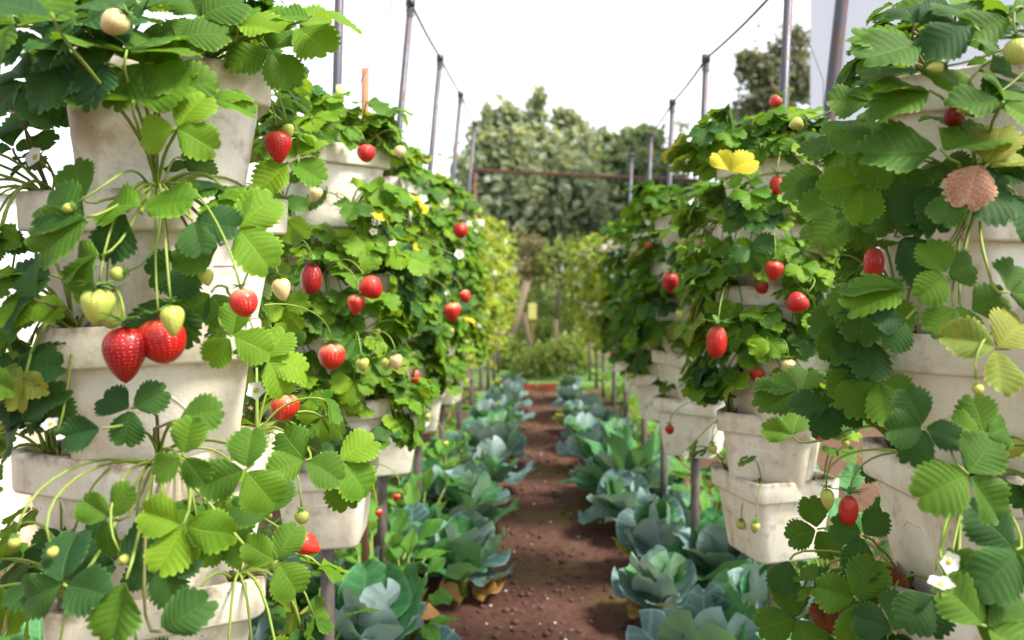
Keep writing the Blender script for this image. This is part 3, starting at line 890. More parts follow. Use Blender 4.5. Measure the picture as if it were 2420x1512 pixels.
# --- leaves one can pick out on the near left stack
B, N_, K_, Y_ = 'leaf_bright', 'leaf', 'leaf_dark', 'leaf_yellow'
for a in [
    (415, 302, .80, .050, [60, 190, -28], 78, 0, B), (315, 237, .80, .080, [(163, 1.0), (100, .75), (18, .9)], 38, 0, N_),
    (390, 215, .84, .056, [75, 20], 60, 10, N_), (300, 118, .80, .085, [176, 20, 90], 30, 0, N_),
    (195, 468, .82, .058, [118], 70, -10, N_), (203, 512, .78, .074, [165, 212], 62, -15, N_), (335, 492, .80, .064, [165, 4], 50, 0, B),
    (300, 500, .81, .062, [250], 72, 0, K_), (560, 540, .84, .066, [112, 48, -52], 66, 15, B), (500, 238, .86, .052, [-12, 28], 45, 20, B),
    (240, 605, .78, .058, [238, 190], 66, -20, N_), (80, 705, .80, .060, [200, 130], 55, -30, K_), (548, 795, .80, .042, [85, 228, -22], 78, 10, B),
    (310, 965, .80, .042, [158, 262, 32], 72, 0, K_), (242, 1012, .78, .046, [192], 75, 0, K_), (432, 1078, .74, .038, [78, 212, -52], 78, 5, N_),
    (418, 992, .78, .045, [15], 70, 10, N_), (580, 1110, .78, .048, [86, 198, -52], 78, 10, N_), (722, 1088, .96, .050, [130, -28, 200], 65, 10, N_),
    (800, 1085, 1.12, .066, [30, -45], 60, 10, B), (262, 1226, .76, .040, [262, 150, 62], 74, 0, N_), (433, 1240, .74, .050, [162, -14, 250], 72, 0, B),
    (150, 1380, .72, .052, [205, 105, -5], 72, -10, K_), (298, 1368, .72, .062, [262], 74, 0, N_), (380, 1492, .72, .054, [35], 74, 0, K_),
    (275, 1330, .80, .062, [140, 40, 200], 60, 0, K_), (655, 1325, .84, .046, [150, -58, 62], 70, 15, N_), (640, 1215, .88, .045, [70, 160], 60, 20, N_),
    (700, 60, .95, .062, [150, -50, 30], 60, 15, B), (640, 120, .95, .062, [-60, 205, 60], 65, 15, N_), (735, 38, .92, .062, [5, 170], 22, 10, B),
    (470, 40, .88, .060, [120, 30, 240], 60, 0, N_), (560, 60, .90, .060, [95, 200, -20], 50, 10, B), (705, 372, 1.06, .056, [62, 150], 66, 10, B),
    (680, 385, 1.06, .058, [-22, 230], 60, 10, B), (120, 30, .70, .085, [178, 5], 34, 0, K_), (190, 150, .82, .070, [185, 240], 45, -10, K_),
    (60, 1000, .84, .055, [160, 230, 60], 60, -30, K_), (40, 880, .84, .060, [190, 90, 20], 60, -30, K_), (110, 920, .86, .055, [240, 300], 70, -10, K_),
    (60, 300, .95, .060, [170, 40], 50, -20, K_), (30, 350, .95, .055, [100, 20, 200], 55, -10, K_), (400, 700, .84, .058, [250, 290], 78, 0, K_),
    (520, 580, .83, .052, [200], 60, 0, N_), (455, 520, .82, .050, [-70, -10], 68, 10, K_), (630, 850, .92, .050, [-60, -10, 60], 66, 20, B),
    (800, 1110, 1.15, .066, [-75, -35], 70, 10, N_), (330, 25, .84, .060, [60, 160], 50, 0, K_), (100, 90, .82, .066, [200, 100, 330], 55, -10, K_), (180, 60, .80, .066, [250, 170, 20], 55, -10, K_), (255, 150, .80, .062, [200, 260, 110], 60, 0, K_), (60, 190, .84, .066, [230, 150, 320], 60, -20, K_), (420, 90, .86, .056, [250, 170, 20], 60, 0, N_), (345, 150, .82, .060, [240, 320, 120], 60, 0, N_), (150, 215, .86, .06, [250, 190], 70, -10, K_), (40, 60, .80, .070, [180, 270, 60], 50, -10, N_), (20, 260, .9, .055, [200, 120], 60, -10, K_), (120, 650, .84, .050, [175, 240], 50, -10, K_), (500, 690, .86, .05, [230, 300], 70, 0, N_), (450, 620, .86, .05, [260, 200], 72, 0, K_), (210, 60, .80, .060, [100, 200, 20], 50, -10, K_),
]:
    hand_leaf(*a)

# --- the near right stack
for a in [
    (2172, 108, .82, .076, [202, 148], 34, 0, N_), (2165, 55, .84, .052, [100, 30], 60, -10, K_), (2170, 165, .84, .072, [190, 350], 28, 0, N_),
    (2198, 215, .82, .076, [196, 150], 40, 0, N_), (2222, 350, .80, .085, [166, 24], 32, 0, N_), (2085, 330, .86, .060, [180, 120], 45, -10, N_),
    (2040, 430, .88, .056, [262, 190], 72, -10, B), (2190, 440, .86, .060, [225, 280], 66, -15, K_), (2250, 452, .80, .046, [246], 75, 0, N_),
    (2312, 386, .80, .056, [244], 72, 0, 'leaf_pink'), (2335, 385, .80, .070, [18, 60], 45, 0, Y_), (2125, 560, .86, .062, [-55, 60], 70, -10, K_),
    (2236, 650, .80, .044, [20, 218, 110], 70, 0, N_), (2142, 682, .82, .072, [190, 150], 36, 0, N_), (2140, 754, .80, .042, [240, 180], 72, 0, K_),
    (2252, 722, .80, .040, [228, 300], 70, 0, N_), (2292, 735, .80, .052, [25], 62, 0, N_), (2353, 824, .76, .054, [160, 42, 264], 62, 0, Y_),
    (2183, 1009, .78, .046, [112, 185, -22, 242], 72, 0, K_), (2287, 1121, .74, .058, [46, 200, -52], 70, 0, N_), (2330, 1030, .80, .044, [95, 20, 160], 66, 0, N_),
    (2038, 1266, .98, .050, [162, 252, 48], 72, -10, K_), (2022, 1418, .94, .058, [165, 62, 266], 72, -10, N_), (1866, 1322, 1.05, .058, [250], 72, -15, K_),
    (2292, 1440, .76, .060, [30, 90, -30], 60, 0, N_), (2200, 1400, .82, .052, [262, 220], 70, 0, K_), (2330, 1480, .74, .060, [10, -40, 130], 66, 0, N_),
    (1890, 925, 1.22, .078, [160, 70, 200], 38, -10, N_), (1990, 900, 1.15, .056, [10, 250], 55, -10, K_), (1872, 1030, 1.35, .056, [166, 72], 55, -10, N_),
    (1950, 410, 1.15, .070, [190, 240], 55, -15, N_), (2010, 330, 1.0, .070, [190, 90, 250], 45, -10, N_), (2060, 240, .95, .062, [170, 110], 45, -10, N_),
    (2000, 500, .98, .060, [230, 290, 160], 66, -10, N_), (2090, 470, .92, .060, [250, 190], 70, -10, N_), (2060, 700, .92, .060, [250, 190, 310], 66, -15, N_),
    (2010, 760, .95, .056, [240, 180], 66, -15, N_), (2060, 800, .94, .058, [200, 260], 66, -15, K_), (2040, 870, .98, .056, [230, 290], 66, -15, N_),
    (1960, 960, 1.1, .056, [180, 250, -20], 55, -10, K_), (2070, 900, .94, .056, [280, 220, -20], 70, -10, N_), (2300, 60, .80, .060, [100, 200, 20], 50, 0, K_),
    (2380, 40, .80, .060, [90, 10, 200], 50, 0, N_), (2250, 20, .86, .060, [160, 60], 45, 0, N_), (2370, 240, .78, .060, [60, 300, 180], 55, 0, N_),
    (2400, 460, .80, .060, [200, 270], 60, 0, K_), (2380, 690, .78, .050, [60, 350], 60, 0, N_), (2400, 1300, .76, .060, [130, 220], 66, 0, K_),
    (1930, 1250, 1.15, .050, [200, 300, 100], 66, -10, N_), (2330, 170, .82, .055, [20, 280], 55, 0, K_), (2130, 380, .88, .06, [270, 200], 66, -10, N_),
    (1880, 1460, 1.05, .055, [100, 200, 300], 60, -10, N_), (2110, 1490, .9, .055, [60, 160], 60, -5, K_),
]:
    hand_leaf(*a)

# --- golden leaf on the second right stack, withered rusty leaves low on the right
hand_leaf(1725, 405, 1.78, .072, [30, 120], 70, -10, 'leaf_gold')
hand_leaf(1965, 1500, 1.0, .05, [100, 60], 75, 0, 'leaf_rust')
hand_leaf(2070, 1330, 1.0, .055, [-55], 60, -30, 'leaf_rust')

# --- fruit
for a in FRUIT:
    berry(*a)

# --- flowers
for a in [(85, 372, .92, 52, 75, -20), (605, 922, .92, 44, 80, 10), (120, 1004, .80, 40, 40, 0), (2240, 1326, .70, 52, 88, 10), (2222, 1384, .71, 62, 10, 0),
          (1085, 600, 2.3, 26, 80, 20), (1000, 470, 2.2, 24, 70, 10), (1690, 560, 2.1, 24, 70, -10), (1640, 480, 2.3, 26, 70, -10), (1920, 360, 1.3, 30, 40, 0)]:
    flower(*a)

# a few more small flowers and unripe berries through the middle distance
for n, P in enumerate(PLANTS):
    if P['far'] or P['near']: continue
    r = random.Random(9000 + n)
    if r.random() < 0.55 and P['out'].y < 0.5:
        for q in range(r.randint(1, 3)):
            v = P['out'] * r.uniform(0.05, 0.10) + Vector((r.uniform(-.05, .05), r.uniform(-.05, .05), r.uniform(-.10, .03)))
            p = P['loc'] + v
            px, py = VX + p.x * F / p.y, VY + (CAM_H - p.z) * F / p.y
            if r.random() < 0.35:
                flower(px, py, p.y, 0.022 * F / p.y, r.uniform(40, 90), r.uniform(-40, 40))
            else:
                berry(px, py, p.y, r.uniform(0.018, 0.032) * F / p.y, r.choice(['berry_green', 'berry_green', 'berry_pale', 'berry_half']), r.choice(['cone', 'fat']), r.uniform(-25, 25))

for P in PLANTS:
    if P['root'] is None: continue
    tw = P['tower']
    pw = P['pw']
    tag(P['root'], '%sstrawberry plant at %s corner of the %s pot%s, %s' % ('red-fruited ' if P['red'] else '', corner_word(P['out']), pw, '' if pw in ('top', 'lowest') else ' down', tw['name']), 'strawberry plant', 'strawberry plants in the foam pots')

# far plants: one leafy mass along both rows
fm = MB(); fr = random.Random(77)
for P in PLANTS:
    if not P['far']: continue
    for q in range(11):
        reach, hh = fr.uniform(0.02, 0.12), fr.uniform(-0.09, 0.11)
        a = P['rz'] + R(fr.gauss(0, 55)); t = R(fr.uniform(10, 85))
        o = Vector((-math.sin(a), math.cos(a), 0))
        E = P['loc'] + o * reach + Vector((0, 0, hh))
        for mx in trifoliate(fr, E, o * math.cos(t) + Vector((0, 0, -math.sin(t))), o * math.sin(t) + Vector((0, 0, math.cos(t))), fr.uniform(0.045, 0.062)):
            b = FARLET_MB[fr.randrange(6)]; fm.add(b.v, b.f, mx, b.uv)
M['leaf_far'] = leaf_material('strawberry_leaf_far', (0.035, 0.115, 0.014), (0.300, 0.380, 0.035), (0.26, 0.33, 0.09), hue_var=0.0, bias=0.45, island=1.2)
ft = M['leaf_far'].node_tree
tag(link('strawberry_foliage', fm.mesh('strawberry_foliage'), M['leaf_far']), 'strawberry foliage massed on the far stacks of both rows', 'foliage', kind='stuff')

# ------------------------------------------------------------------ stray posts and wires
def pipe_thing(name, pts, rad, mat, label, cat, group=None, k=8):
    base = Vector(pts[0]); o = empty(name, base) if False else None
    m = MB(); m.tube([Vector(p) - base for p in pts], rad, k)
    o = link(name, m.mesh(name), mat); o.location = base
    return tag(o, label, cat, group)


p = at(1965, 215, 2.55)
pipe_thing('metal_post', [(p.x - 0.18, 2.55, -0.03), tuple(p), tuple(at(1996, -60, 2.55)), tuple(at(2010, -200, 2.55))], 0.021, M['pipe'], 'leaning grey metal post in front of the pale building', 'post')
o = pipe_thing('wooden_stake', [(at(862, 900, 2.35).x, 2.35, -0.03), tuple(at(862, 400, 2.35)), tuple(at(863, 162, 2.35))], 0.011, M['wood'], 'short reddish wooden stake behind the second left stack', 'stake')
tp = empty('yellow_tape', at(818, 222, 1.985)); tp = None
for ob in list(C.objects):
    if ob.name.startswith('yellow_tape'): bpy.data.objects.remove(ob)
lp = [o for o in C.objects if o.get('label', '').endswith('second left stack')][0]
m = MB(); m.tube([(0.030, 0, CAM_H + 0.437), (0.0315, 0, CAM_H + 0.47)], 0.0128, 10); link('yellow_tape', m.mesh('yellow_tape'), M['tape'], lp)


def wire(pts, label, rad=0.0022, name='wire'):
    out = []
    for a, b in zip(pts[:-1], pts[1:]):
        a, b = Vector(a), Vector(b)
        for i in range(6):
            t = i / 6; q = a.lerp(b, t); q.z -= 0.03 * math.sin(math.pi * t) * (b - a).length * 0.4; out.append(q)
    out.append(Vector(pts[-1]))
    pipe_thing(name, out, rad, M['wire'], label, 'wire')


LT = [(x + (0.05 if i == 1 else 0.10), d, CAM_H + 0.92 + (0.45 if i == 1 else 0)) for i, (x, d) in enumerate(LEFT) if 1 <= i <= 5]
RT = [(x + 0.04, d, CAM_H + 0.75) for i, (x, d) in enumerate(RIGHT) if 1 <= i <= 5]
wire([(LT[1][0] - 0.02, 1.0, CAM_H + 1.0)] + LT[1:], 'thin dark wire strung along the left pole tops', 0.004)
wire([(0.66, 1.0, CAM_H + 0.74)] + RT, 'thin dark wire strung along the right pole tops', 0.004)
wire([tuple(at(930, -20, 2.3)), tuple(at(905, 90, 2.3)), tuple(at(850, 195, 2.3))], 'loose thin wire hanging above the wooden stake', 0.0012)
wire([tuple(at(1840, -20, 2.6)), tuple(at(1915, 110, 2.6)), tuple(at(1945, 190, 2.6)), tuple(at(1945, 330, 2.6))], 'loose thin wire curving down before the pale building', 0.0012)

# ------------------------------------------------------------------ cabbages and garden greens
def broad_leaf(seed, width=0.46, rows=16, cols=5, wave=0.07, curl=0.25, cup=0.5, p=1.15, q=0.55):
    return leaflet_mesh('leaf', seed, rows=rows, cols=cols, teeth=5.5, width=width, fold=cup, curl=curl, pleat=0.012, wave=wave, tooth=0.0, p=p, q=q)


CAB = [broad_leaf(200 + k, width=random.Random(k).uniform(0.48, 0.58), wave=random.Random(k + 5).uniform(0.04, 0.10), curl=random.Random(k + 2).uniform(-0.40, 0.10), cup=random.Random(k + 3).uniform(0.25, 0.75)).mesh('cabbage_leaf_%d' % k) for k in range(8)]
rib = MB(); rib.tube([(0, -0.05, -0.015), (0, 0.3, -0.03), (0, 0.6, -0.06)], [0.028, 0.018, 0.006], 6)
CHARD = [broad_leaf(240 + k, width=0.30, wave=0.06, curl=random.Random(k).uniform(0.1, 0.5), cup=0.4, p=0.95, q=0.7).mesh('green_leaf_%d' % k) for k in range(5)]
LONG = [broad_leaf(260 + k, width=0.19, wave=0.05, curl=random.Random(k).uniform(0.05, 0.5), cup=0.5, p=0.9, q=0.6).mesh('long_leaf_%d' % k) for k in range(4)]


def cabbage(X, D, size, label, seed, green=0.2, head=True, nl=13):
    r = random.Random(seed)
    root = empty('cabbage', (X, D, 0.0))
    m = MB(); m.tube([(0, 0, -0.02), (0, 0, 0.05 * size / 0.2), (0, 0, 0.3 * size)], [0.018, 0.016, 0.02], 8); link('stem', m.mesh('stem'), M['stalk'], root)
    for i in range(nl):
        t = i / nl                       # 0 outer .. 1 inner
        a = i * 2.399 + r.uniform(-0.3, 0.3)
        el = R(8 + 66 * t + r.uniform(-8, 8))
        L = size * (1.0 - 0.35 * t) * r.uniform(0.78, 1.16)
        o = Vector((math.cos(a), math.sin(a), 0))
        yd = o * math.cos(el) + Vector((0, 0, math.sin(el))); zd = -o * math.sin(el) + Vector((0, 0, math.cos(el)))
        base = o * 0.02 + Vector((0, 0, 0.05 + 0.10 * t * size / 0.2))
        mx = frame(base, yd, zd) @ Matrix.Rotation(R(r.uniform(-14, 14)), 4, 'Y') @ Matrix.Scale(L, 4)
        link('leaf', CAB[r.randrange(8)], M['leaf_yellow'] if i == 1 and seed % 3 == 0 else M['cabbage_green'] if r.random() < green + 0.25 * t else M['cabbage'], root, mx)
    if head:
        m = MB(); n, k = 10, 16; vs, fs = [], []
        for i in range(n + 1):
            e = math.pi * i / n
            for j in range(k):
                a = 2 * math.pi * j / k
                q = 1 + 0.06 * math.sin(3 * a + 2 * e) + 0.04 * math.sin(5 * a - 3 * e)
                vs.append((0.30 * size * math.sin(e) * math.cos(a) * q, 0.30 * size * math.sin(e) * math.sin(a) * q, 0.09 + 0.42 * size - 0.27 * size * math.cos(e) - 0.1 * size))
        for i in range(n):
            for j in range(k):
                fs.append((i * k + j, i * k + (j + 1) % k, (i + 1) * k + (j + 1) % k, (i + 1) * k + j))
        m.add(vs, fs, None, [((v[0] * 2 + .5) % 1, (v[2] * 4) % 1) for v in vs]); link('head', m.mesh('head'), M['cabbage_green'], root)
    return tag(root, label, 'cabbage', 'cabbages planted along the path')


NTH = ['first', 'second', 'third', 'fourth', 'fifth', 'sixth', 'seventh', 'eighth', 'ninth', 'tenth', 'eleventh', 'twelfth', 'thirteenth', 'fourteenth', 'fifteenth', 'sixteenth', 'seventeenth', 'eighteenth']
ci = 0
for side, lst in (('left', [(-0.47, 2.18, .24), (-0.26, 2.78, .22), (-0.46, 2.95, .20), (-0.30, 3.45, .23), (-0.50, 3.55, .20), (-0.24, 4.05, .20), (-0.46, 4.2, .2), (-0.22, 4.55, .19), (-0.36, 4.75, .19), (-0.24, 5.1, .18), (-0.36, 5.45, .18), (-0.22, 5.7, .17), (-0.34, 6.2, .17), (-0.23, 6.5, .17), (-0.25, 7.2, .17), (-0.78, 2.0, .22), (-0.70, 2.6, .2)]),
                 ('right', [(0.46, 2.06, .22), (0.66, 2.28, .23), (0.39, 2.55, .18), (0.62, 2.72, .23), (0.45, 2.92, .21), (0.60, 3.25, .2), (0.38, 3.4, .2), (0.56, 3.75, .2), (0.36, 3.95, .2), (0.30, 4.45, .2), (0.46, 4.7, .2), (0.28, 4.95, .18), (0.40, 5.3, .18), (0.27, 5.55, .17), (0.38, 5.95, .17), (0.26, 6.3, .17), (0.27, 7.0, .17), (0.86, 2.0, .22)])):
    for k, (x, d, s) in enumerate(sorted(lst, key=lambda q: q[1])):
        ci += 1
        cabbage(x, d, s, '%s cabbage, %s from the camera in the %s bed' % ('full-headed blue-green' if k % 3 < 2 else 'open-leaved blue-green', NTH[k], side), 400 + ci, head=(k % 3 < 2), nl=15 if d < 4 else 11)


def greens(X, D, label, seed, meshes, mat, n, L, name='leafy_green', spread=(25, 80), cat='green plant', stem_len=0.05):
    r = random.Random(seed); root = empty(name, (X, D, 0))
    for i in range(n):
        a = r.uniform(0, 6.28); el = R(r.uniform(*spread)); o = Vector((math.cos(a), math.sin(a), 0))
        sl = stem_len * r.uniform(0.4, 1.6)
        b = o * 0.01 + Vector((0, 0, 0.0)); e = o * (0.02 + sl * 0.6 * math.cos(el)) + Vector((0, 0, 0.02 + sl * math.sin(el)))
        m = MB(); m.tube([b, (b + e) * 0.5 + Vector((0, 0, 0.01)), e], [0.005, 0.004, 0.0025], 5)
        st = link('leaf_stalk', m.mesh('leaf_stalk'), M['stalk'], root)
        el2 = el - R(r.uniform(0, 40))
        yd = o * math.cos(el2) + Vector((0, 0, math.sin(el2))); zd = -o * math.sin(el2) + Vector((0, 0, math.cos(el2)))
        link('leaf', meshes[r.randrange(len(meshes))], mat, st, frame(e, yd, zd) @ Matrix.Rotation(R(r.uniform(-25, 25)), 4, 'Y') @ Matrix.Scale(L * r.uniform(0.7, 1.15), 4))
    return tag(root, label, cat)


greens(-0.52, 2.55, 'bushy bright green leafy plant beside the nearest left post', 1, CHARD, M['chard'], 34, 0.11, stem_len=0.20)
greens(-0.40, 2.42, 'small bright green plant between two left cabbages', 2, CHARD, M['chard'], 24, 0.10, stem_len=0.16)
greens(-0.62, 2.10, 'bright green plant left of the nearest left post', 3, CHARD, M['chard'], 26, 0.11, stem_len=0.16)
greens(-0.50, 3.25, 'light green plant under the third left stack', 4, CHARD, M['chard'], 26, 0.11, stem_len=0.18)
greens(-0.46, 3.8, 'light green plant under the fourth left stack', 5, CHARD, M['chard'], 24, 0.11, stem_len=0.18)
greens(0.46, 3.85, 'tall plant with long upright green leaves beside right path edge', 6, LONG, M['cabbage_green'], 22, 0.36, spread=(55, 86), stem_len=0.06)
greens(0.62, 2.95, 'bright yellow-green plant behind a right cabbage', 7, CHARD, M['chard'], 24, 0.11, stem_len=0.17)
greens(0.66, 1.75, 'dark green leafy plant at the foot of the nearest right post', 8, CHARD, M['cabbage_green'], 26, 0.13, stem_len=0.18)
greens(-0.85, 1.55, 'dark leafy plant in the lower left corner', 9, CHARD, M['cabbage_green'], 26, 0.13, stem_len=0.25)

for i_, (x_, d_, lb_) in enumerate([(-1.02, 1.62, 'tall dark leafy plant at left edge beside the nearest left stack'), (-1.30, 1.95, 'tall leafy plant furthest left behind the nearest left stack'), (-0.98, 2.25, 'leafy plant behind the nearest left stack, low down'), (1.05, 1.75, 'leafy plant behind the nearest right stack, low down'), (0.92, 2.35, 'leafy plant between the nearest and second right stacks'), (0.80, 1.55, 'low green plant under the nearest right stack')]):
    greens(x_, d_, lb_, 60 + i_, CHARD, M['chard'] if i_ % 2 else M['cabbage_green'], 38, 0.14, stem_len=0.34 if i_ != 5 else 0.2)

WEED = []
for side_, sg_ in (('left', -1), ('right', 1)):
    for k_, (x_, d_) in enumerate([(0.82, 2.5), (0.72, 3.0), (1.0, 3.1), (0.74, 3.65), (0.95, 3.9), (0.66, 4.4), (0.88, 4.8), (0.66, 5.3), (0.84, 5.9), (0.64, 6.6)]):
        wr = random.Random(k_ * 7 + sg_)
        greens(sg_ * (x_ + wr.uniform(-.05, .05)), d_ + wr.uniform(-.12, .12), 'bright green weed clump, %s from the camera beneath the %s row of stacks' % (NTH[k_], side_), 90 + k_ * 2 + sg_, CHARD, M['chard'], 24, 0.11 if k_ < 5 else 0.13, stem_len=0.2, name='weed_clump', cat='weed')['group'] = 'weeds under the stacks'

# ------------------------------------------------------------------ litter on the path
pm = MB(); r = random.Random(5)
ico = [(0, 0, 1), (.9, 0, .3), (.28, .85, .3), (-.72, .5, .3), (-.72, -.5, .3), (.28, -.85, .3), (.72, .5, -.4), (-.28, .85, -.4), (-.9, 0, -.4), (-.28, -.85, -.4), (.72, -.5, -.4), (0, 0, -1)]
icf = [(0, 1, 2), (0, 2, 3), (0, 3, 4), (0, 4, 5), (0, 5, 1), (1, 6, 2), (2, 7, 3), (3, 8, 4), (4, 9, 5), (5, 10, 1), (6, 7, 2), (7, 8, 3), (8, 9, 4), (9, 10, 5), (10, 6, 1), (6, 11, 7), (7, 11, 8), (8, 11, 9), (9, 11, 10), (10, 11, 6)]
cm = MB()
for i in range(4200):
    x, y = r.gauss(0, 0.26), 1.5 + 6 * r.random() ** 1.6
    s = 0.002 + 0.015 * r.random() ** 5 if i % 14 else 0.002 + 0.0055 * r.random() ** 3
    mx = Matrix.Translation((x, y, pz(x, y) + s * 0.3)) @ Matrix.Rotation(r.uniform(0, 6.28), 4, 'Z') @ Matrix.Diagonal((s, s * r.uniform(.6, 1), s * r.uniform(.4, .8), 1))
    (pm if i % 14 == 0 else cm).add([(a + r.uniform(-.15, .15), b + r.uniform(-.15, .15), c) for a, b, c in ico], icf, mx)
tag(link('pebbles', pm.mesh('pebbles'), M['pebble']), 'small pale pebbles scattered over the path', 'pebbles', kind='stuff')
tag(link('soil_crumbs', cm.mesh('soil_crumbs'), M['clod']), 'loose soil crumbs lying on the path', 'soil', kind='stuff')
for i, (px, py, L) in enumerate([(1120, 1425, .13), (1085, 1445, .10), (1140, 1440, .08), (1040, 1490, .08), (1500, 1390, .06), (1160, 1190, .09), (1100, 1150, .10), (1420, 1110, .07), (1520, 1480, .06)]):
    d = CAM_H * F / (py - VY); X = (px - VX) * d / F; rr = random.Random(i)
    mx = Matrix.Translation((X, d, pz(X, d) + 0.022)) @ Matrix.Rotation(rr.uniform(0, 6.28), 4, 'Z') @ Matrix.Rotation(R(rr.uniform(5, 25)), 4, 'X') @ Matrix.Rotation(R(rr.uniform(-25, 25)), 4, 'Y') @ Matrix.Scale(L, 4)
    o = link('fallen_leaf', CAB[i % 8], M['dry_leaf'], None, mx)
    tag(o, ['curled tan dead leaf lying under the left cabbage', 'flat brown dead leaf nearest the left cabbage', 'small brown dead leaf at the path edge', 'pale yellow dead leaf at the bottom of the path', 'dry leaf under the right cabbages', 'brown leaf scrap at the left path edge further on', 'dry leaf under the middle left cabbage', 'small dry leaf by the far right cabbage', 'dry leaf beside the nearest right cabbage'][i], 'dead leaf', 'dead leaves on the path')

# ------------------------------------------------------------------ end of the path: red kerb, shrubs
kb = empty('brick_kerb', (0.0, 7.62, 0))
tag(kb, 'low red brick kerb across the far end of path', 'kerb')
kr = random.Random(4)
bm_ = MB(); bm_.box(-0.105, 0.105, -0.045, 0.045, 0, 0.075)
BR = bm_.mesh('kerb_brick', False)
for row in range(1):
    for i in range(4):
        link('brick', BR, M['brick'], kb, Matrix.Translation(((i - 1.5) * 0.218 + (0.109 if row else 0) + kr.uniform(-.004, .004), kr.uniform(-.006, .006), -0.02 + row * 0.08)) @ Matrix.Rotation(R(kr.uniform(-1.5, 1.5)), 4, 'Z'))

M['lawn'] = soil_material('lawn', (0.060, 0.140, 0.030), (0.150, 0.260, 0.065), (0.045, 0.075, 0.022), 0.6)
g = MB(); g.add([(-30, 7.70, -0.012), (30, 7.70, -0.012), (30, 60, -0.012), (-30, 60, -0.012)], [(0, 1, 2, 3)])
tag(link('lawn', g.mesh('lawn', False), M['lawn']), 'green ground beyond the end of the path', 'lawn', kind='structure')
M['tree_a'] = leaf_material('tree_leaf_grey_green', (0.120, 0.180, 0.120), (0.340, 0.410, 0.300), (0.34, 0.40, 0.30), trans=0.4, hue_var=0.0, vein=0.1, island=1.1, bias=0.42, blotch=1.0, spots=0.0)  # distant tree and shrub greens lightened so pale haze sits in the colour
M['tree_b'] = leaf_material('tree_leaf_dark', (0.070, 0.130, 0.070), (0.210, 0.290, 0.170), (0.22, 0.28, 0.18), trans=0.4, hue_var=0.0, vein=0.1, island=1.1, bias=0.42, blotch=1.0, spots=0.0)
M['tree_c'] = leaf_material('shrub_leaf_yellow_green', (0.120, 0.200, 0.050), (0.280, 0.370, 0.100), (0.28, 0.35, 0.14), trans=0.42, hue_var=0.3, vein=0.1, island=1.1, bias=0.42, blotch=1.0, spots=0.0)
M['tree_d'] = leaf_material('tree_leaf_olive', (0.085, 0.100, 0.065), (0.220, 0.240, 0.150), (0.24, 0.25, 0.17), trans=0.25, hue_var=0.1, vein=0.1, island=1.1, bias=0.42, blotch=1.0, spots=0.0)
M['tree_e'] = leaf_material('shrub_leaf_brownish', (0.130, 0.120, 0.055), (0.240, 0.220, 0.085), (0.24, 0.22, 0.13), trans=0.25, hue_var=0.2, vein=0.1, island=1.1, bias=0.42, blotch=1.0, spots=0.0)


def tree(name, X, D, z0, lobes, nclump, per, leaf, mat, label, seed, trunk=0.09, cat='tree', lean=0.0):
    """tapered trunk with limbs into each lobe; the crown is leaf-sized faces gathered in clumps with gaps between"""
    r = random.Random(seed); root = empty(name, (X, D, 0))
    tm = MB()
    ctr = sum((Vector(l[0]) for l in lobes), Vector()) / len(lobes)
    fork = Vector((lean + ctr.x * 0.3, ctr.y * 0.3, z0 if z0 > 0.1 else 0.1))
    tm.tube([(0, 0, -0.05), (fork.x * 0.35, 0, fork.z * 0.4), fork], [trunk, trunk * 0.85, trunk * 0.75], 8)
    cm_ = MB()
    for (c, rx, ry, rz) in lobes:
        c = Vector(c)
        tm.tube([fork, fork.lerp(c, 0.5) + Vector((r.uniform(-.1, .1), 0, r.uniform(0, .1))), c + Vector((0, 0, rz * 0.5))], [trunk * 0.55, trunk * 0.35, trunk * 0.08], 6)
        for i in range(max(5, int(nclump * min(1.3, (rx * F / D) / 58)))):
            v = Vector((r.gauss(0, 1), r.gauss(0, 1), r.gauss(0, 1))).normalized() * (r.random() ** 0.45)
            cc = c + Vector((v.x * rx, v.y * ry, v.z * rz))
            if i % 3 == 0:
                tm.tube([c.lerp(cc, 0.1), c.lerp(cc, 0.6) + Vector((0, 0, -0.03)), cc], [trunk * 0.16, trunk * 0.09, trunk * 0.03], 4)
            cs = min(rx, rz) * r.uniform(0.16, 0.42)
            for q in range(per):
                pnt = cc + Vector((r.gauss(0, cs), r.gauss(0, cs), r.gauss(0, cs * 0.8)))
                nrm = Vector((r.gauss(0, 1), r.gauss(0, 1), r.gauss(0.6, 1))).normalized()
                yd = nrm.orthogonal(); yd.rotate(Quaternion(nrm, r.uniform(0, 6.28)))
                b = FARLET_MB[r.randrange(6)]
                L = leaf * r.uniform(0.6, 1.25)
                mx = frame(pnt, yd, nrm) @ Matrix.Scale(L, 4)
                w2 = 0.33
                cm_.add([(0, 0, 0), (w2, 0.5, 0.1), (0, 1, -0.1), (-w2, 0.5, 0.1)], [(0, 1, 2, 3)], mx, [(0.5, 0.05), (0.9, 0.5), (0.5, 0.95), (0.1, 0.5)])
    link('trunk', tm.mesh('trunk'), M['bark'], root)
    link('crown', cm_.mesh('crown', False), mat, root)
    return tag(root, label, cat, 'background trees and shrubs' if cat == 'tree' else None)


def lob(px, py, d, rxp, rzp, X, D):
    p = at(px, py, d); return ((p.x - X, p.y - D, p.z), rxp * d / F, rxp * d / F * 0.9, rzp * d / F)


def treepx(name, px, d, lobs, **kw):
    X = (px - VX) * d / F
    return tree(name, X, d, kw.pop('z0', 0.8), [lob(a, b, d + e, c, f, X, d) for a, b, e, c, f in lobs], **kw)


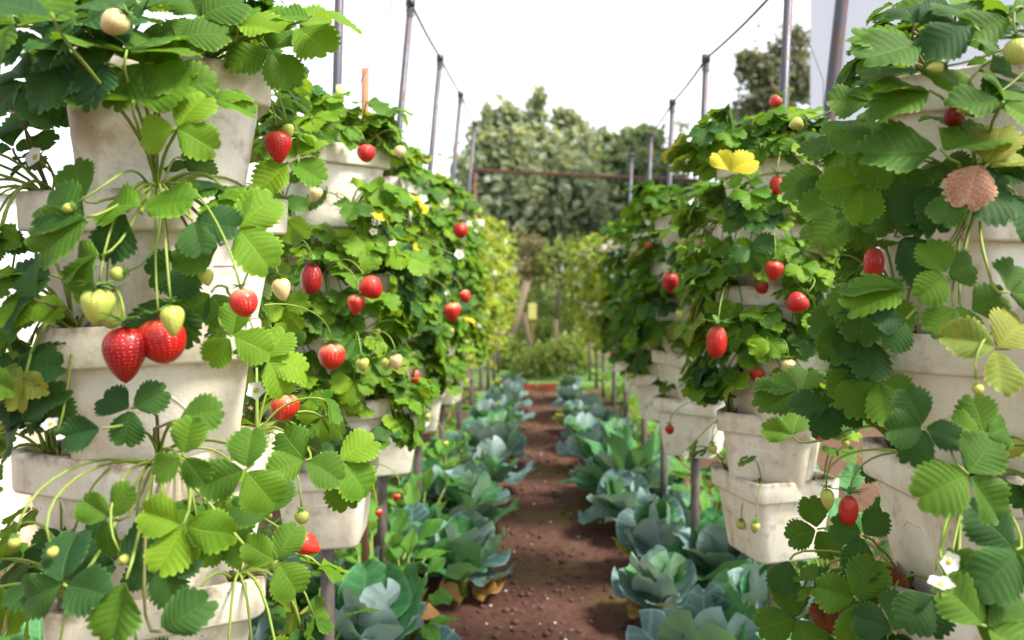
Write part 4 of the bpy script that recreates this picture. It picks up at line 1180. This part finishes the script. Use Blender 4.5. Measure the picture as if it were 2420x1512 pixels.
CAN = [('grey-green tree at far left of the trees beyond the aisle', 1180, 13.0, 'tree_a', [(1160, 285, 0, 12, 26), (1200, 280, 0, 14, 30), (1185, 345, 0, 52, 55), (1150, 400, 0, 60, 75), (1205, 420, 0, 60, 70), (1210, 500, 0.5, 66, 80), (1160, 520, 0, 60, 70)]),
       ('tall pointed tree at centre, beyond the aisle', 1275, 14.0, 'tree_a', [(1272, 250, 0, 11, 36), (1250, 300, 0, 20, 30), (1268, 355, 0, 50, 52), (1285, 420, 0, 72, 80), (1260, 520, 0, 72, 70)]),
       ('rounded grey-green tree right of the tall pointed one', 1355, 14.5, 'tree_a', [(1335, 285, 0, 16, 30), (1362, 315, 0, 22, 26), (1360, 370, 0, 60, 52), (1350, 450, -0.6, 80, 85), (1385, 540, 0, 70, 70)]),
       ('dark green tree behind the right row of poles', 1440, 15.0, 'tree_b', [(1425, 335, 0, 14, 24), (1440, 385, 0, 50, 40), (1430, 450, 0, 85, 85), (1480, 400, 0, 66, 60), (1450, 550, 0, 75, 65)]),
       ('dark tree at right of the trees beyond aisle', 1520, 15.5, 'tree_b', [(1512, 335, 0, 46, 36), (1530, 400, 0, 62, 60), (1520, 490, 0, 70, 75), (1580, 460, 0, 60, 50)]),
       ('broad dark tree filling in behind the other trees', 1330, 17.0, 'tree_b', [(1190, 480, 0, 100, 90), (1270, 460, 0, 110, 100), (1350, 460, 0, 110, 100), (1430, 480, 0, 120, 90), (1300, 570, 0, 150, 70), (1500, 500, 0, 100, 90)])]
for k_, (lb_, px_, d_, mt_, lo2) in enumerate(CAN):
    treepx('broadleaf_tree', px_, d_, lo2, nclump=36, per=24, leaf=0.20 if k_ < 5 else 0.24, mat=M[mt_], label=lb_, seed=k_ + 1)
treepx('broadleaf_tree', 1830, 18.0, [(1790, 170, 0, 45, 55), (1860, 120, 0, 48, 60), (1890, 180, 0, 40, 50), (1840, 220, 0, 70, 40), (1760, 150, 0, 20, 20), (1800, 270, 0, 60, 50), (1860, 290, 0, 60, 50), (1750, 300, 0, 40, 40)], nclump=34, per=22, leaf=0.17, mat=M['tree_d'], label='tall olive-grey tree left of the pale building', seed=7, trunk=0.16, z0=3.5)
treepx('broadleaf_tree', 1650, 17.0, [(1610, 300, 0, 24, 26), (1680, 320, 0, 34, 34), (1640, 370, 0, 40, 34), (1720, 400, 0, 44, 34)], nclump=14, per=12, leaf=0.11, mat=M['tree_d'], label='thin sparse tree between the right poles', seed=8, trunk=0.07, z0=2.0)
treepx('young_tree', 1256, 10.5, [(1255, 600, 0, 42, 55), (1245, 660, 0, 34, 40)], nclump=22, per=28, leaf=0.08, mat=M['tree_e'], label='young brownish tree at the aisle end, left one', seed=9, trunk=0.045, z0=0.6, lean=-0.1)
treepx('young_tree', 1312, 10.5, [(1312, 640, 0, 38, 55), (1320, 590, 0, 26, 36)], nclump=22, per=28, leaf=0.08, mat=M['tree_c'], label='young yellow-green tree at the aisle end, right one', seed=10, trunk=0.04, z0=0.5)
treepx('young_tree', 1375, 11.0, [(1375, 610, 0, 34, 50), (1390, 680, 0, 40, 40)], nclump=20, per=28, leaf=0.08, mat=M['tree_c'], label='young green tree beside the far right stacks', seed=11, trunk=0.035, z0=0.5)
for i, (px, py, d, rx, rz, mt, lb) in enumerate([(1225, 870, 8.6, 34, 34, 'tree_c', 'low green shrub left behind the red kerb'), (1290, 850, 8.8, 40, 40, 'tree_c', 'low green shrub centred behind the red kerb'), (1350, 830, 8.8, 46, 46, 'tree_c', 'low green shrub right behind the red kerb'), (1395, 790, 9.6, 40, 60, 'tree_c', 'taller green shrub beside the far right stacks'), (1275, 780, 11.5, 50, 40, 'tree_c', 'pale green shrub further back at centre'), (1350, 760, 12.0, 50, 60, 'tree_c', 'pale green shrub further back at right'), (1220, 770, 12.0, 50, 60, 'tree_c', 'pale green shrub further back at left'), (1300, 720, 12.8, 60, 60, 'tree_c', 'pale green bush behind the yellow marker'), (1240, 700, 13.0, 50, 60, 'tree_c', 'pale green bush behind the leaning trunk'), (1400, 720, 12.0, 46, 70, 'tree_c', 'tall pale bush at the far end of the right row'), (1195, 830, 9.3, 30, 46, 'tree_c', 'small bush at the foot of the leaning trunk')]):
    treepx('shrub', px, d, [(px, py, 0, rx, rz), (px + 12, py + 12, 0, rx, rz)], nclump=16, per=22, leaf=0.08, mat=M[mt], label=lb, seed=30 + i, trunk=0.02, z0=0.12, cat='shrub')
# leaning bare trunk at the end of the left row
m = MB(); a, b, c = at(1188, 905, 9.4), at(1205, 800, 9.4), at(1245, 665, 9.4); a.z = -0.03
m.tube([Vector(), (b - a), (c - a)], [0.07, 0.06, 0.045], 10)
o = link('tree_trunk', m.mesh('tree_trunk'), M['bark']); o.location = a
tag(o, 'leaning brown bare trunk at the far end of the left row', 'trunk')
# yellow marker on a stake in the greenery
ym = empty('yellow_marker', (at(1258, 735, 10.0).x, 10.0, 0)); tag(ym, 'small yellow marker on a thin stake beyond the red kerb', 'marker')
m = MB(); m.tube([(0, 0.02, -0.03), (0, 0.02, 0.75)], 0.008, 6); link('stake', m.mesh('stake'), M['wood'], ym)
m = MB(); m.box(-0.05, 0.05, -0.012, 0.012, 0.54, 0.74); link('plate', m.mesh('plate', False), M['tape'], ym)

# ------------------------------------------------------------------ rusty rail on posts across the back
ra, rb_ = at(1112, 402, 11.0), at(1650, 427, 11.0)
rl = empty('rusty_rail', (ra.x, ra.y, 0)); tag(rl, 'rusty red horizontal rail on posts across the trees behind', 'rail')
m = MB(); m.tube([(0, 0, ra.z), (rb_.x - ra.x, 0, rb_.z)], 0.026, 8); link('rail', m.mesh('rail'), M['rust'], rl)
for x, z in ((0.06, ra.z - 0.035), (rb_.x - ra.x - 0.06, rb_.z - 0.035)):
    m = MB(); m.tube([(x, 0.0, -0.05), (x, 0.0, z)], 0.024, 8); link('post', m.mesh('post'), M['rust'], rl)

# ------------------------------------------------------------------ stained white garden wall beyond the left row
t = NT('whitewashed_wall'); oc_ = obj_coords(t)
n1_ = t.noise(oc_, 2.2, 6, 0.65); n2_ = t.noise(oc_, 14.0, 5, 0.7)
sz_ = t.n('ShaderNodeSeparateXYZ'); t.l(oc_, sz_.inputs[0])
lo_ = t.math('MULTIPLY', t.math('SUBTRACT', 1.15, sz_.outputs[2], clamp=True), 1.6, clamp=True)
c_ = t.mix(t.math('MULTIPLY', t.math('MULTIPLY', t.math('SUBTRACT', n1_, 0.38, clamp=True), 4.0, clamp=True), lo_), (0.84, 0.83, 0.80), (0.50, 0.34, 0.22))
c_ = t.mix(t.math('MULTIPLY', t.math('SUBTRACT', n2_, 0.55, clamp=True), 1.4, clamp=True), c_, (0.45, 0.36, 0.27))
M['whitewash'] = t.done(t.bsdf(c_, 0.85, 0.2, t.bump(n2_, 0.4, 0.01)))
gw = empty('garden_wall', (-2.15, 1.2, 0)); tag(gw, 'low white rendered garden wall with brown stains beyond left row', 'wall')
m = MB(); m.box(-0.12, 0.0, 0, 12.0, -0.1, 1.46); link('wall_face', m.mesh('wall_face', False), M['whitewash'], gw)
m = MB(); m.box(-0.15, 0.03, -0.03, 12.03, 1.46, 1.52); link('coping', m.mesh('coping', False), M['whitewash'], gw)

# ------------------------------------------------------------------ pale building at the right
bx = at(1914, 0, 9.5).x
bd = empty('building', (bx, 9.5, 0)); tag(bd, 'plain pale lavender building wall rising behind the right row', 'building')
bd.rotation_euler.z = R(-23)
m = MB(); m.box(0, 9, 0, 6, -0.1, 8.2); link('wall', m.mesh('wall', False), M['wall'], bd)
m = MB(); m.box(-0.06, 9.06, -0.06, 6.06, 8.2, 8.36); link('parapet', m.mesh('parapet', False), M['wall_trim'], bd)
m = MB(); m.box(-0.02, 9.02, -0.03, 6.02, -0.1, 0.5); link('plinth', m.mesh('plinth', False), M['wall_trim'], bd)
for q in range(3):
    m = MB(); m.box(0.37 + q * 2.4, 0.40 + q * 2.4, -0.012, 0.0 - 0.001, 0.5, 8.2); link('wall_seam', m.mesh('wall_seam', False), M['wall_trim'], bd)
